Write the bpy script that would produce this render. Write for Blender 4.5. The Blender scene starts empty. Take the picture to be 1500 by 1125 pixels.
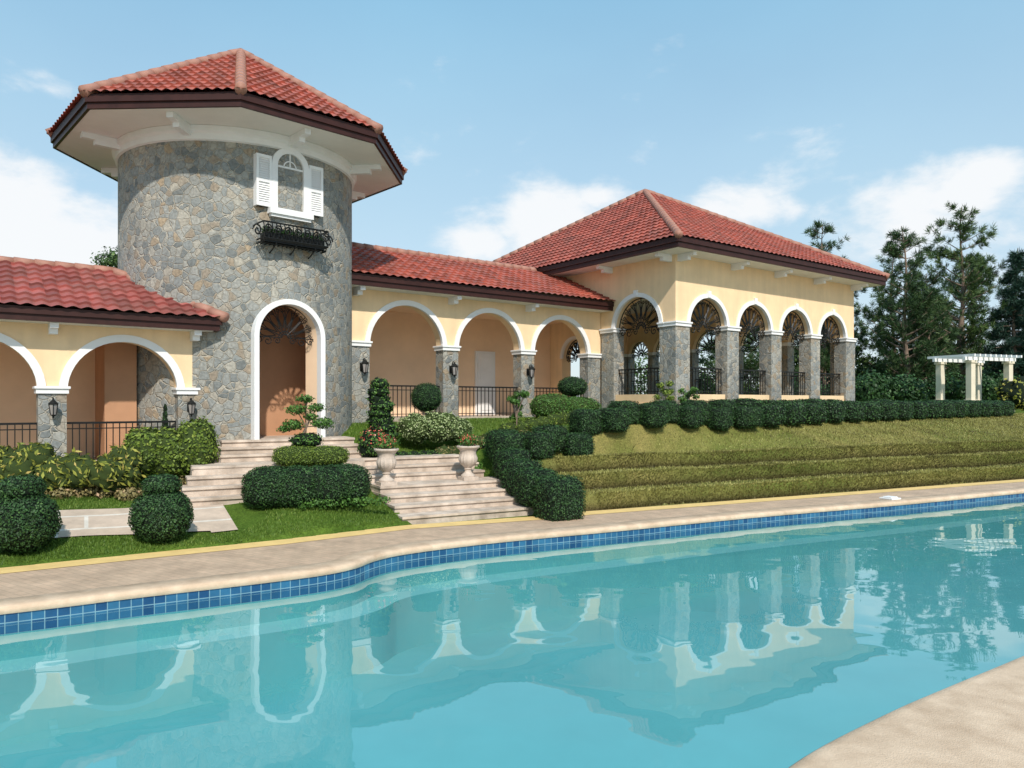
import bpy, bmesh, math, random
import numpy as np
from mathutils import Vector, geometry
random.seed(7); rng=np.random.default_rng(7)
scene=bpy.context.scene
scene.view_settings.view_transform='Standard'; scene.view_settings.look='None'; scene.view_settings.exposure=0
COL=scene.collection
# ------------------------------------------------------------------ materials
def nt(name):
    m=bpy.data.materials.new(name); m.use_nodes=True
    n=m.node_tree.nodes; l=m.node_tree.links
    return m,n,l,n['Principled BSDF']
def N(n,t,**k):
    x=n.new(t)
    for a,b in k.items(): setattr(x,a,b)
    return x
def c4(c): return (c[0],c[1],c[2],1)
def mat(name,col,rough=.8,var=.18,scale=3.,bump=.15,bscale=60.,spec=.3,col2=None,metal=0,streak=0):
    m,n,l,b=nt(name)
    tc=N(n,'ShaderNodeTexCoord')
    no=N(n,'ShaderNodeTexNoise'); no.inputs['Scale'].default_value=scale; no.inputs['Detail'].default_value=5; no.inputs['Roughness'].default_value=.65
    l.new(tc.outputs['Object'],no.inputs['Vector'])
    r=N(n,'ShaderNodeValToRGB'); r.color_ramp.elements[0].position=.3; r.color_ramp.elements[1].position=.7
    lo=[x*(1-var) for x in col]; hi=[min(1,x*(1+var*.6)) for x in (col2 or col)]
    r.color_ramp.elements[0].color=c4(lo); r.color_ramp.elements[1].color=c4(hi)
    l.new(no.outputs['Fac'],r.inputs['Fac']); src=r.outputs['Color']
    if streak>0:
        mp=N(n,'ShaderNodeMapping'); mp.inputs['Scale'].default_value=(5,5,.5); l.new(tc.outputs['Object'],mp.inputs['Vector'])
        ns=N(n,'ShaderNodeTexNoise'); ns.inputs['Scale'].default_value=1.; ns.inputs['Detail'].default_value=5; l.new(mp.outputs[0],ns.inputs['Vector'])
        mr=N(n,'ShaderNodeMapRange'); mr.inputs[1].default_value=.35; mr.inputs[2].default_value=.62; mr.inputs[3].default_value=1-streak; mr.inputs[4].default_value=1
        l.new(ns.outputs['Fac'],mr.inputs[0])
        sc=N(n,'ShaderNodeVectorMath',operation='SCALE'); l.new(src,sc.inputs[0]); l.new(mr.outputs[0],sc.inputs['Scale']); src=sc.outputs[0]
    l.new(src,b.inputs['Base Color'])
    b.inputs['Roughness'].default_value=rough; b.inputs['Specular IOR Level'].default_value=spec; b.inputs['Metallic'].default_value=metal
    if bump>0:
        n2=N(n,'ShaderNodeTexNoise'); n2.inputs['Scale'].default_value=bscale; n2.inputs['Detail'].default_value=3
        l.new(tc.outputs['Object'],n2.inputs['Vector'])
        bp=N(n,'ShaderNodeBump'); bp.inputs['Strength'].default_value=bump; bp.inputs['Distance'].default_value=.02
        l.new(n2.outputs['Fac'],bp.inputs['Height']); l.new(bp.outputs['Normal'],b.inputs['Normal'])
    return m
def leafmat(name,c1,c2,c3=None,rough=.55,trans=0.):
    m,n,l,b=nt(name)
    at=N(n,'ShaderNodeAttribute',attribute_name='var')
    r=N(n,'ShaderNodeValToRGB'); e=r.color_ramp.elements
    e[0].position=0; e[0].color=c4(c1); e[1].position=.75; e[1].color=c4(c2)
    if c3: x=e.new(.93); x.color=c4(c3)
    l.new(at.outputs['Fac'],r.inputs['Fac']); l.new(r.outputs['Color'],b.inputs['Base Color'])
    b.inputs['Roughness'].default_value=rough; b.inputs['Specular IOR Level'].default_value=.3
    if trans>0:
        tr=N(n,'ShaderNodeBsdfTranslucent'); l.new(r.outputs['Color'],tr.inputs['Color'])
        mx=N(n,'ShaderNodeMixShader'); mx.inputs[0].default_value=trans
        out=n['Material Output']; l.new(b.outputs[0],mx.inputs[1]); l.new(tr.outputs[0],mx.inputs[2]); l.new(mx.outputs[0],out.inputs['Surface'])
    return m
def stone_mat():
    m,n,l,b=nt('rubble_stone')
    tc=N(n,'ShaderNodeTexCoord')
    nz=N(n,'ShaderNodeTexNoise'); nz.inputs['Scale'].default_value=5.; nz.inputs['Detail'].default_value=3
    l.new(tc.outputs['Object'],nz.inputs['Vector'])
    mx=N(n,'ShaderNodeMix',data_type='VECTOR'); mx.inputs['Factor'].default_value=.09
    l.new(tc.outputs['Object'],mx.inputs['A']); l.new(nz.outputs['Color'],mx.inputs['B'])
    v1=N(n,'ShaderNodeTexVoronoi',feature='F1'); v1.inputs['Scale'].default_value=6.8
    v2=N(n,'ShaderNodeTexVoronoi',feature='DISTANCE_TO_EDGE'); v2.inputs['Scale'].default_value=6.8
    for v in (v1,v2): l.new(mx.outputs['Result'],v.inputs['Vector'])
    sp=N(n,'ShaderNodeSeparateColor'); l.new(v1.outputs['Color'],sp.inputs[0])
    r=N(n,'ShaderNodeValToRGB'); r.color_ramp.interpolation='LINEAR'; e=r.color_ramp.elements
    e[0].position=0; e[0].color=c4((.16,.17,.165)); e[1].position=1; e[1].color=c4((.36,.28,.19))
    for p,c in ((.22,(.25,.26,.25)),(.45,(.33,.32,.285)),(.6,(.22,.235,.23)),(.8,(.38,.355,.30)),(.92,(.28,.23,.175))):
        x=e.new(p); x.color=c4(c)
    l.new(sp.outputs[0],r.inputs['Fac'])
    n3=N(n,'ShaderNodeTexNoise'); n3.inputs['Scale'].default_value=20; n3.inputs['Detail'].default_value=5
    l.new(tc.outputs['Object'],n3.inputs['Vector'])
    mr=N(n,'ShaderNodeMapRange'); mr.inputs[1].default_value=.25; mr.inputs[2].default_value=.75; mr.inputs[3].default_value=.66; mr.inputs[4].default_value=1.34
    l.new(n3.outputs['Fac'],mr.inputs[0])
    mul=N(n,'ShaderNodeVectorMath',operation='SCALE'); l.new(r.outputs['Color'],mul.inputs[0]); l.new(mr.outputs[0],mul.inputs['Scale'])
    ed=N(n,'ShaderNodeMapRange'); ed.inputs[1].default_value=.015; ed.inputs[2].default_value=.065
    l.new(v2.outputs['Distance'],ed.inputs[0])
    cm=N(n,'ShaderNodeMix',data_type='RGBA'); cm.inputs['A'].default_value=c4((.44,.40,.33))
    l.new(ed.outputs[0],cm.inputs['Factor']); l.new(mul.outputs[0],cm.inputs['B'])
    n4=N(n,'ShaderNodeTexNoise'); n4.inputs['Scale'].default_value=.7; n4.inputs['Detail'].default_value=4
    l.new(tc.outputs['Object'],n4.inputs['Vector'])
    m4=N(n,'ShaderNodeMapRange'); m4.inputs[1].default_value=.3; m4.inputs[2].default_value=.7; m4.inputs[3].default_value=.82; m4.inputs[4].default_value=1.12
    l.new(n4.outputs['Fac'],m4.inputs[0])
    s4=N(n,'ShaderNodeVectorMath',operation='SCALE'); l.new(cm.outputs['Result'],s4.inputs[0]); l.new(m4.outputs[0],s4.inputs['Scale'])
    l.new(s4.outputs[0],b.inputs['Base Color']); b.inputs['Roughness'].default_value=.85
    ad=N(n,'ShaderNodeMath',operation='MULTIPLY_ADD'); l.new(n3.outputs['Fac'],ad.inputs[0]); ad.inputs[1].default_value=.4; l.new(ed.outputs[0],ad.inputs[2])
    bp=N(n,'ShaderNodeBump'); bp.inputs['Strength'].default_value=.8; bp.inputs['Distance'].default_value=.03
    l.new(ad.outputs[0],bp.inputs['Height']); l.new(bp.outputs['Normal'],b.inputs['Normal'])
    return m
def tile_mat(name,base):
    m,n,l,b=nt(name)
    at=N(n,'ShaderNodeAttribute',attribute_name='var')
    r=N(n,'ShaderNodeValToRGB'); e=r.color_ramp.elements
    e[0].color=c4([x*.66 for x in base]); e[1].color=c4([min(1,x*1.22) for x in base])
    l.new(at.outputs['Fac'],r.inputs['Fac'])
    tc=N(n,'ShaderNodeTexCoord'); no=N(n,'ShaderNodeTexNoise'); no.inputs['Scale'].default_value=1.6; no.inputs['Detail'].default_value=6; no.inputs['Roughness'].default_value=.7
    l.new(tc.outputs['Object'],no.inputs['Vector'])
    mr=N(n,'ShaderNodeMapRange'); mr.inputs[1].default_value=.46; mr.inputs[2].default_value=.72; mr.inputs[4].default_value=.6
    l.new(no.outputs['Fac'],mr.inputs[0])
    mx=N(n,'ShaderNodeMix',data_type='RGBA'); mx.inputs['B'].default_value=(.18,.105,.085,1)
    l.new(mr.outputs[0],mx.inputs['Factor']); l.new(r.outputs['Color'],mx.inputs['A']); l.new(mx.outputs['Result'],b.inputs['Base Color'])
    b.inputs['Roughness'].default_value=.6; b.inputs['Specular IOR Level'].default_value=.35
    return m
def brick_mat(name,c1,c2,mortar,scale,uv=False,rough=.7,msize=.02,bw=.5,rh=.25,rot=0,offset=.5,bump=.2):
    m,n,l,b=nt(name)
    tc=N(n,'ShaderNodeTexCoord'); mp=N(n,'ShaderNodeMapping'); mp.inputs['Rotation'].default_value=(0,0,rot)
    l.new(tc.outputs['UV' if uv else 'Object'],mp.inputs['Vector'])
    bt=N(n,'ShaderNodeTexBrick',offset=offset); l.new(mp.outputs[0],bt.inputs['Vector'])
    bt.inputs['Color1'].default_value=c4(c1); bt.inputs['Color2'].default_value=c4(c2); bt.inputs['Mortar'].default_value=c4(mortar)
    bt.inputs['Scale'].default_value=scale; bt.inputs['Mortar Size'].default_value=msize; bt.inputs['Brick Width'].default_value=bw; bt.inputs['Row Height'].default_value=rh
    no=N(n,'ShaderNodeTexNoise'); no.inputs['Scale'].default_value=2.2; no.inputs['Detail'].default_value=7; no.inputs['Roughness'].default_value=.7
    l.new(tc.outputs['Object'],no.inputs['Vector'])
    mr=N(n,'ShaderNodeMapRange'); mr.inputs[1].default_value=.3; mr.inputs[2].default_value=.7; mr.inputs[3].default_value=.72; mr.inputs[4].default_value=1.15
    l.new(no.outputs['Fac'],mr.inputs[0])
    sc=N(n,'ShaderNodeVectorMath',operation='SCALE'); l.new(bt.outputs['Color'],sc.inputs[0]); l.new(mr.outputs[0],sc.inputs['Scale'])
    l.new(sc.outputs[0],b.inputs['Base Color']); b.inputs['Roughness'].default_value=rough
    bp=N(n,'ShaderNodeBump'); bp.inputs['Strength'].default_value=bump; bp.inputs['Distance'].default_value=.01; bp.invert=True
    l.new(bt.outputs['Fac'],bp.inputs['Height']); l.new(bp.outputs['Normal'],b.inputs['Normal'])
    return m
M_STONE=stone_mat()
M_PEACH=mat('peach_stucco',(.88,.645,.395),.9,.09,1.2,.14,45,streak=.07)
M_PINK=mat('interior_stucco',(.86,.62,.42),.9,.08,1.2,.1,45)
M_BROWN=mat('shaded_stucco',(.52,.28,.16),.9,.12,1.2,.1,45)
M_WHITE=mat('white_trim',(.82,.81,.80),.6,.06,2,.04,30)
M_SOFF=mat('soffit_paint',(.80,.77,.72),.8,.05,2,.03,30)
M_FASC=mat('fascia_maroon',(.042,.013,.010),.5,.3,4,.1,20)
M_TILE=tile_mat('clay_roof_tile',(.39,.098,.065))
M_TILE2=tile_mat('clay_roof_tile_rose',(.34,.095,.08))
M_CAP=mat('clay_ridge_cap',(.38,.19,.14),.6,.2,5,.15,30)
M_IRON=mat('wrought_iron',(.010,.011,.011),.45,.2,8,.0)
M_GLASS=mat('curtained_glass',(.34,.31,.29),.12,.25,1.5,.0,spec=.8)
M_STEP=mat('sandstone',(.52,.41,.32),.8,.28,2.5,.3,40,col2=(.64,.53,.44),streak=.12)
M_URN=mat('cast_stone',(.56,.46,.38),.8,.25,7,.3,40)
M_COP=mat('coping_pebble',(.62,.43,.285),.65,.18,3,.4,110,col2=(.70,.52,.37))
M_YEL=mat('yellow_border',(.80,.55,.22),.7,.15,3,.2,70)
M_DECK=brick_mat('deck_pavers',(.59,.41,.28),(.52,.37,.255),(.44,.315,.22),5,rot=math.radians(33),bw=1.,rh=.5,msize=.03)
M_PATH=brick_mat('path_slabs',(.56,.44,.34),(.60,.47,.37),(.70,.64,.56),1,rot=math.radians(-30),bw=1.3,rh=.62,msize=.03,offset=.3)
M_PTILE=brick_mat('blue_pool_tile',(.010,.065,.17),(.035,.16,.29),(.20,.34,.40),1,uv=True,rough=.2,bw=.12,rh=.12,msize=.005,offset=0,bump=.1)
M_BASIN=mat('pool_plaster',(.105,.40,.43),.8,.08,.6,.0)
M_SHELF=mat('pool_shelf_plaster',(.20,.54,.56),.8,.07,.6,.0)
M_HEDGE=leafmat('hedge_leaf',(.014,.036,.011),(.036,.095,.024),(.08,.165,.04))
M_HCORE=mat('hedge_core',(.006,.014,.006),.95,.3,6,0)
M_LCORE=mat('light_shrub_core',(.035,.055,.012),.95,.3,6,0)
M_LIME=leafmat('lime_leaf',(.07,.12,.015),(.21,.29,.045),(.40,.44,.09),trans=.2)
M_CROT=leafmat('croton_leaf',(.14,.18,.025),(.40,.40,.075),(.55,.42,.13),trans=.2)
M_VARI=leafmat('variegated_leaf',(.13,.20,.06),(.38,.44,.20),(.6,.6,.42))
M_MID=leafmat('shrub_leaf',(.03,.08,.014),(.09,.20,.035),(.18,.29,.06))
M_COVER=leafmat('groundcover_leaf',(.13,.10,.04),(.30,.25,.10),(.46,.28,.17))
M_FLOW=leafmat('pink_petal',(.55,.07,.05),(.75,.18,.13),(.8,.4,.35))
M_PINE=leafmat('pine_needle',(.016,.038,.014),(.052,.105,.032),(.12,.18,.06))
M_PINE2=leafmat('pine_needle_light',(.025,.055,.016),(.085,.15,.04),(.18,.25,.08))
M_SPR=leafmat('spruce_needle',(.010,.030,.022),(.028,.072,.045),(.055,.11,.075))
M_BARK=mat('bark',(.22,.16,.12),.95,.35,8,.5,25)
M_GBL=leafmat('grass_blade',(.055,.11,.012),(.14,.235,.035),(.26,.33,.07),trans=.25)
M_GDRY=leafmat('dry_grass_blade',(.09,.075,.025),(.285,.275,.075),(.46,.43,.15))
def grass_mat():
    m,n,l,b=nt('lawn_ground')
    tc=N(n,'ShaderNodeTexCoord'); at=N(n,'ShaderNodeAttribute',attribute_name='dry'); at2=N(n,'ShaderNodeAttribute',attribute_name='riser_shade')
    def noise(s,d=5):
        x=N(n,'ShaderNodeTexNoise'); x.inputs['Scale'].default_value=s; x.inputs['Detail'].default_value=d; x.inputs['Roughness'].default_value=.7
        l.new(tc.outputs['Object'],x.inputs['Vector']); return x
    a=noise(1.3); f=noise(28,4)
    def ramp(c1,c2):
        r=N(n,'ShaderNodeValToRGB'); r.color_ramp.elements[0].position=.32; r.color_ramp.elements[1].position=.68
        r.color_ramp.elements[0].color=c4(c1); r.color_ramp.elements[1].color=c4(c2); return r
    g=ramp((.055,.11,.014),(.13,.21,.03)); l.new(a.outputs['Fac'],g.inputs['Fac'])
    d=ramp((.17,.18,.045),(.32,.27,.09)); l.new(a.outputs['Fac'],d.inputs['Fac'])
    mx=N(n,'ShaderNodeMix',data_type='RGBA'); l.new(at.outputs['Fac'],mx.inputs['Factor']); l.new(g.outputs[0],mx.inputs['A']); l.new(d.outputs[0],mx.inputs['B'])
    ms=N(n,'ShaderNodeMix',data_type='RGBA'); ms.inputs['B'].default_value=(.075,.052,.024,1); l.new(at2.outputs['Fac'],ms.inputs['Factor']); l.new(mx.outputs['Result'],ms.inputs['A'])  # mixes the painted riser-foot shade over the grass colour
    mr=N(n,'ShaderNodeMapRange'); mr.inputs[1].default_value=.3; mr.inputs[2].default_value=.7; mr.inputs[3].default_value=.5; mr.inputs[4].default_value=1.35
    l.new(f.outputs['Fac'],mr.inputs[0])
    sc=N(n,'ShaderNodeVectorMath',operation='SCALE'); l.new(ms.outputs['Result'],sc.inputs[0]); l.new(mr.outputs[0],sc.inputs['Scale'])
    l.new(sc.outputs[0],b.inputs['Base Color']); b.inputs['Roughness'].default_value=.95; b.inputs['Specular IOR Level'].default_value=.1
    bp=N(n,'ShaderNodeBump'); bp.inputs['Strength'].default_value=.9; bp.inputs['Distance'].default_value=.05
    l.new(f.outputs['Fac'],bp.inputs['Height']); l.new(bp.outputs['Normal'],b.inputs['Normal'])
    return m
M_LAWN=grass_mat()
def water_mat():
    m,n,l,b=nt('pool_water'); n.remove(b)
    out=n['Material Output']; tc=N(n,'ShaderNodeTexCoord')
    mp=N(n,'ShaderNodeMapping'); mp.inputs['Rotation'].default_value=(0,0,.5); mp.inputs['Scale'].default_value=(.8,1.25,1)
    l.new(tc.outputs['Object'],mp.inputs['Vector'])
    a=N(n,'ShaderNodeTexNoise'); a.inputs['Scale'].default_value=.9; a.inputs['Detail'].default_value=2.; a.inputs['Roughness'].default_value=.4; a.inputs['Distortion'].default_value=.3
    l.new(mp.outputs[0],a.inputs['Vector'])
    bp=N(n,'ShaderNodeBump'); bp.inputs['Strength'].default_value=.17; bp.inputs['Distance'].default_value=.05
    l.new(a.outputs['Fac'],bp.inputs['Height'])
    # two-sided Schlick-style reflectance of a water surface
    ge=N(n,'ShaderNodeNewGeometry'); dt=N(n,'ShaderNodeVectorMath',operation='DOT_PRODUCT'); l.new(bp.outputs['Normal'],dt.inputs[0]); l.new(ge.outputs['Incoming'],dt.inputs[1])
    ab=N(n,'ShaderNodeMath',operation='ABSOLUTE'); l.new(dt.outputs['Value'],ab.inputs[0])
    om=N(n,'ShaderNodeMath',operation='SUBTRACT',use_clamp=True); om.inputs[0].default_value=1; l.new(ab.outputs[0],om.inputs[1])
    pw=N(n,'ShaderNodeMath',operation='POWER'); l.new(om.outputs[0],pw.inputs[0]); pw.inputs[1].default_value=3.6
    ma=N(n,'ShaderNodeMath',operation='MULTIPLY_ADD',use_clamp=True); l.new(pw.outputs[0],ma.inputs[0]); ma.inputs[1].default_value=.95; ma.inputs[2].default_value=.03
    tr=N(n,'ShaderNodeBsdfTransparent'); tr.inputs['Color'].default_value=(.97,1,1,1)
    gl=N(n,'ShaderNodeBsdfGlossy'); gl.inputs['Roughness'].default_value=.01; l.new(bp.outputs['Normal'],gl.inputs['Normal'])
    mx=N(n,'ShaderNodeMixShader'); l.new(ma.outputs[0],mx.inputs[0]); l.new(tr.outputs[0],mx.inputs[1]); l.new(gl.outputs[0],mx.inputs[2])
    l.new(mx.outputs[0],out.inputs['Surface']); return m
M_WATER=water_mat()
# ------------------------------------------------------------------ helpers
def empty(name):
    o=bpy.data.objects.new(name,None); COL.objects.link(o); return o
def link(name,me,mats,parent=None):
    o=bpy.data.objects.new(name,me); COL.objects.link(o)
    for m in mats: me.materials.append(m)
    if parent: o.parent=parent
    return o
class MB:
    def __init__(s): s.V=[];s.F=[];s.M=[]
    def add(s,v,f,mi=0):
        o=len(s.V); s.V+= [tuple(x) for x in v]; s.F+=[tuple(i+o for i in q) for q in f]; s.M+=[mi]*len(f)
    def box(s,fr,a0,a1,b0,b1,z0,z1,mi=0):
        v=[fr(a,b,z) for z in (z0,z1) for a,b in ((a0,b0),(a1,b0),(a1,b1),(a0,b1))]
        s.add(v,[(0,1,2,3),(4,5,6,7),(0,1,5,4),(1,2,6,5),(2,3,7,6),(3,0,4,7)],mi)
    def prism(s,poly,z0,z1,mi=0):
        n=len(poly); v=[(x,y,z0) for x,y in poly]+[(x,y,z1) for x,y in poly]
        s.add(v,[tuple(range(n)),tuple(range(n,2*n))]+[(i,(i+1)%n,n+(i+1)%n,n+i) for i in range(n)],mi)
    def tube(s,pts,r,mi=0,n=5,r2=None):
        pts=[Vector(p) for p in pts]; m=len(pts); v=[]
        for i,p in enumerate(pts):
            d=(pts[min(i+1,m-1)]-pts[max(i-1,0)])
            d=d.normalized() if d.length>1e-9 else Vector((0,0,1))
            ref=Vector((0,0,1)) if abs(d.z)<.9 else Vector((1,0,0))
            x=d.cross(ref).normalized(); y=d.cross(x)
            rr=r if r2 is None else r+(r2-r)*i/(m-1)
            for k in range(n):
                t=2*math.pi*k/n; v.append(p+x*rr*math.cos(t)+y*rr*math.sin(t))
        f=[(i*n+k,i*n+(k+1)%n,(i+1)*n+(k+1)%n,(i+1)*n+k) for i in range(m-1) for k in range(n)]
        f+=[tuple(range(n)),tuple(range((m-1)*n,m*n))]
        s.add(v,f,mi)
    def lathe(s,c,prof,n=24,mi=0,flute=None):
        v=[]
        for j,(r,z) in enumerate(prof):
            for k in range(n):
                t=2*math.pi*k/n; rr=r
                if flute and flute[0]<=z<=flute[1]: rr=r*(1+.035*math.cos(flute[2]*t))
                v.append((c[0]+rr*math.cos(t),c[1]+rr*math.sin(t),c[2]+z))
        f=[(j*n+k,j*n+(k+1)%n,(j+1)*n+(k+1)%n,(j+1)*n+k) for j in range(len(prof)-1) for k in range(n)]
        f+=[tuple(range(n)),tuple(range((len(prof)-1)*n,len(prof)*n))]
        s.add(v,f,mi)
    def build(s,name,mats,parent=None,smooth=False,bevel=0):
        me=bpy.data.meshes.new(name); me.from_pydata(s.V,[],s.F)
        me.polygons.foreach_set('material_index',s.M)
        bm=bmesh.new(); bm.from_mesh(me); bmesh.ops.recalc_face_normals(bm,faces=bm.faces); bm.to_mesh(me); bm.free()
        if smooth: me.polygons.foreach_set('use_smooth',[True]*len(me.polygons))
        me.update(); o=link(name,me,mats,parent)
        if bevel:
            b=o.modifiers.new('bevel','BEVEL'); b.width=bevel; b.segments=2; b.limit_method='ANGLE'
        return o
def fast(name,V,F,mats,mi=None,var=None,parent=None,smooth=False,attr='var',dom='FACE'):
    V=np.asarray(V,dtype=np.float32); F=np.asarray(F,dtype=np.int32); k=F.shape[1]; m=len(F)
    me=bpy.data.meshes.new(name); me.vertices.add(len(V)); me.vertices.foreach_set('co',V.ravel())
    me.loops.add(m*k); me.loops.foreach_set('vertex_index',F.ravel())
    me.polygons.add(m); me.polygons.foreach_set('loop_start',np.arange(m,dtype=np.int32)*k)
    if mi is not None: me.polygons.foreach_set('material_index',np.asarray(mi,dtype=np.int32))
    if smooth: me.polygons.foreach_set('use_smooth',np.ones(m,dtype=bool))
    me.update(calc_edges=True); me.validate()
    if var is not None:
        a=me.attributes.new(attr,'FLOAT',dom); a.data.foreach_set('value',np.asarray(var,dtype=np.float32))
    return link(name,me,mats,parent)
ANG=math.radians(36.5); UX,UY=math.cos(ANG),math.sin(ANG); NX,NY=-UY,UX
def W(s,p,z): return (s*UX+p*NX, s*UY+p*NY, z)
def W2(p,s,z): return W(s,p,z)
AX,AY=-1.97,13.3; vx,vy=.88,.475
def G(a,k,z): return (AX+a*vx-k*vy, AY+a*vy+k*vx, z)
def sm(x,a,b):
    t=np.clip((x-a)/(b-a),0,1); return t*t*(3-2*t)
E=np.array([(-60,-30),(-14,4.9),(-6.8,9.8),(-5.45,10.7),(-3.8,11.76),(-1.96,13.2),(.53,14.3),(1.38,14.85),(14.7,21.2),(60,42.8)])
def qd(X,Y):
    X=np.asarray(X,float);Y=np.asarray(Y,float)
    best=np.full(X.shape,1e9); sg=np.ones(X.shape)
    for i in range(len(E)-1):
        a=E[i];d=E[i+1]-a;L=d@d
        t=np.clip(((X-a[0])*d[0]+(Y-a[1])*d[1])/L,0,1)
        dx=X-a[0]-t*d[0];dy=Y-a[1]-t*d[1];D=np.hypot(dx,dy)
        cr=d[0]*(Y-a[1])-d[1]*(X-a[0]); u=D<best-1e-9
        best=np.where(u,D,best); sg=np.where(u,np.sign(cr),sg)
    return best*sg
def qw(X,Y,q): return q+.05*np.sin(X*1.3+Y*.4)+.025*np.sin(X*2.9+1)+.015*np.sin(X*7.3+Y*2)
RIS=((.12,.32),(1.0,1.20),(1.88,2.08))
def HT(X,Y):
    X=np.asarray(X,float);Y=np.asarray(Y,float)
    q=qd(X,Y); s=X*UX+Y*UY; p=X*NX+Y*NY
    a=(X-AX)*vx+(Y-AY)*vy; k=-(X-AX)*vy+(Y-AY)*vx
    w=qw(X,Y,q)
    zr=sum(.31*sm(w,r0,r1) for r0,r1 in RIS)
    zt=1.0+.7*sm(s,10.3,13.6)
    t=np.where(q>2.5,np.clip((q-2.5)/((q-2.5)+np.maximum(13.2-p,.02)),0,1),0)
    zr=zr+(zt-.93)*t
    zr=zr+np.where(q>2.5,(1.72-zt)*sm(p,13.8,17),0)
    zl=np.clip(.03+.2*q,0,.95)+.2*np.exp(-((X+3.6)**2+(Y-13.2)**2)/.9)
    rmp=(.9+.75*sm(p,14.9,17.2))*sm(s,6.2,7.2)*sm(k,2.7,3.2)
    zl=np.maximum(zl,rmp)
    wr=sm(a,2.7,3.1)
    z=zl*(1-wr)+zr*wr
    z=z+.2*sm(Y,30,50)+.012*np.sin(X*3.1)*np.sin(Y*2.7)*sm(q,.1,.6)
    z=np.where((a>.12)&(a<2.78)&(k>-.6)&(k<2.8),np.minimum(z,-.03+.2*np.clip(k,0,3)),z)
    z=np.where((a>-3.4)&(a<-2.3)&(k>1.3)&(k<3),np.minimum(z,.36),z)
    return np.where(q<0,-.05,z)
def H1(x,y): return float(HT(np.array([x]),np.array([y]))[0])
# ------------------------------------------------------------------ terrain
def axis(lo,hi,st,far_lo,far_hi):
    c=list(np.arange(lo,hi,st)); l=[];d=st;x=lo
    while x>far_lo: d*=1.35; x-=d; l.append(x)
    r=[];d=st;x=c[-1]
    while x<far_hi: d*=1.35; x+=d; r.append(x)
    return np.array(l[::-1]+c+r)
xs=axis(-13,28,.10,-900,900); ys=axis(8.5,34,.06,-700,1500)
XX,YY=np.meshgrid(xs,ys); ZZ=HT(XX,YY)
nx=len(xs);ny=len(ys); idx=np.arange(nx*ny).reshape(ny,nx)
F=np.stack([idx[:-1,:-1],idx[:-1,1:],idx[1:,1:],idx[1:,:-1]],-1).reshape(-1,4)
Q=qd(XX,YY); inn=(Q<-.05)&(np.abs(XX)<58)&(YY>-58)
keep=~(inn[:-1,:-1]&inn[:-1,1:]&inn[1:,1:]&inn[1:,:-1]).ravel()
aa=(XX-AX)*vx+(YY-AY)*vy
PP=XX*NX+YY*NY
dry=sm(aa,2.9,3.6)*(1-.8*sm(PP,13.3,14.2))*(.7+.3*np.sin(XX*.7))
dry=np.clip(dry+.25*sm(Q,2.0,3.0)*sm(aa,2.9,3.6)*(PP<13.3),0,1)
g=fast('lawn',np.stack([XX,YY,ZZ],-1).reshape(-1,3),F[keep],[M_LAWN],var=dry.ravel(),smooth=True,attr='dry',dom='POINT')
WQ=qw(XX,YY,Q); riser_shade=sum(np.exp(-((WQ-(r0+.0))/.08)**2) for r0,r1 in RIS)*sm(aa,2.9,3.3)*.98  # shade line painted into the ground colour along each riser foot
at=g.data.attributes.new('riser_shade','FLOAT','POINT'); at.data.foreach_set('value',riser_shade.ravel().astype(np.float32))
# ------------------------------------------------------------------ pool
ctrl=[(-14,2.9),(-9,5.9),(-5.45,7.84),(-4.35,8.5),(-3.2,9.15),(-2.5,9.6),(-2.15,10.0),(-1.95,10.5),(-1.55,10.98),(-.54,11.68),(.57,12.28),(1.78,12.88),(3.16,13.62),(4.7,14.42),(6.35,15.2),(8.2,16.05),(10.4,17.15),(13.5,18.75),(17,20.4),(19.5,20.6),(20.6,18.8),(19.8,17),(16,14.2),(11,10.7),(7,8.05),(4.37,6.29),(3.41,5.66),(2.6,5.11),(1.69,4.40),(1.0,3.6),(.5,2.6),(-.4,1.7),(-2,1.0),(-6,-.2),(-12,-2),(-15,-.5)]
def catmull(c,n=8):
    out=[];m=len(c)
    for i in range(m):
        p0,p1,p2,p3=[np.array(c[(i+j-1)%m]) for j in range(4)]
        for t in np.linspace(0,1,n,endpoint=False):
            out.append(.5*((2*p1)+(-p0+p2)*t+(2*p0-5*p1+4*p2-p3)*t*t+(-p0+3*p1-3*p2+p3)*t**3))
    return np.array(out)
PO=catmull(ctrl)
if sum(PO[i][0]*PO[(i+1)%len(PO)][1]-PO[(i+1)%len(PO)][0]*PO[i][1] for i in range(len(PO)))<0: PO=PO[::-1]
tan=np.roll(PO,-1,0)-np.roll(PO,1,0); tan/=np.linalg.norm(tan,axis=1)[:,None]
OUT=np.stack([tan[:,1],-tan[:,0]],-1)   # outward
n=len(PO)
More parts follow.
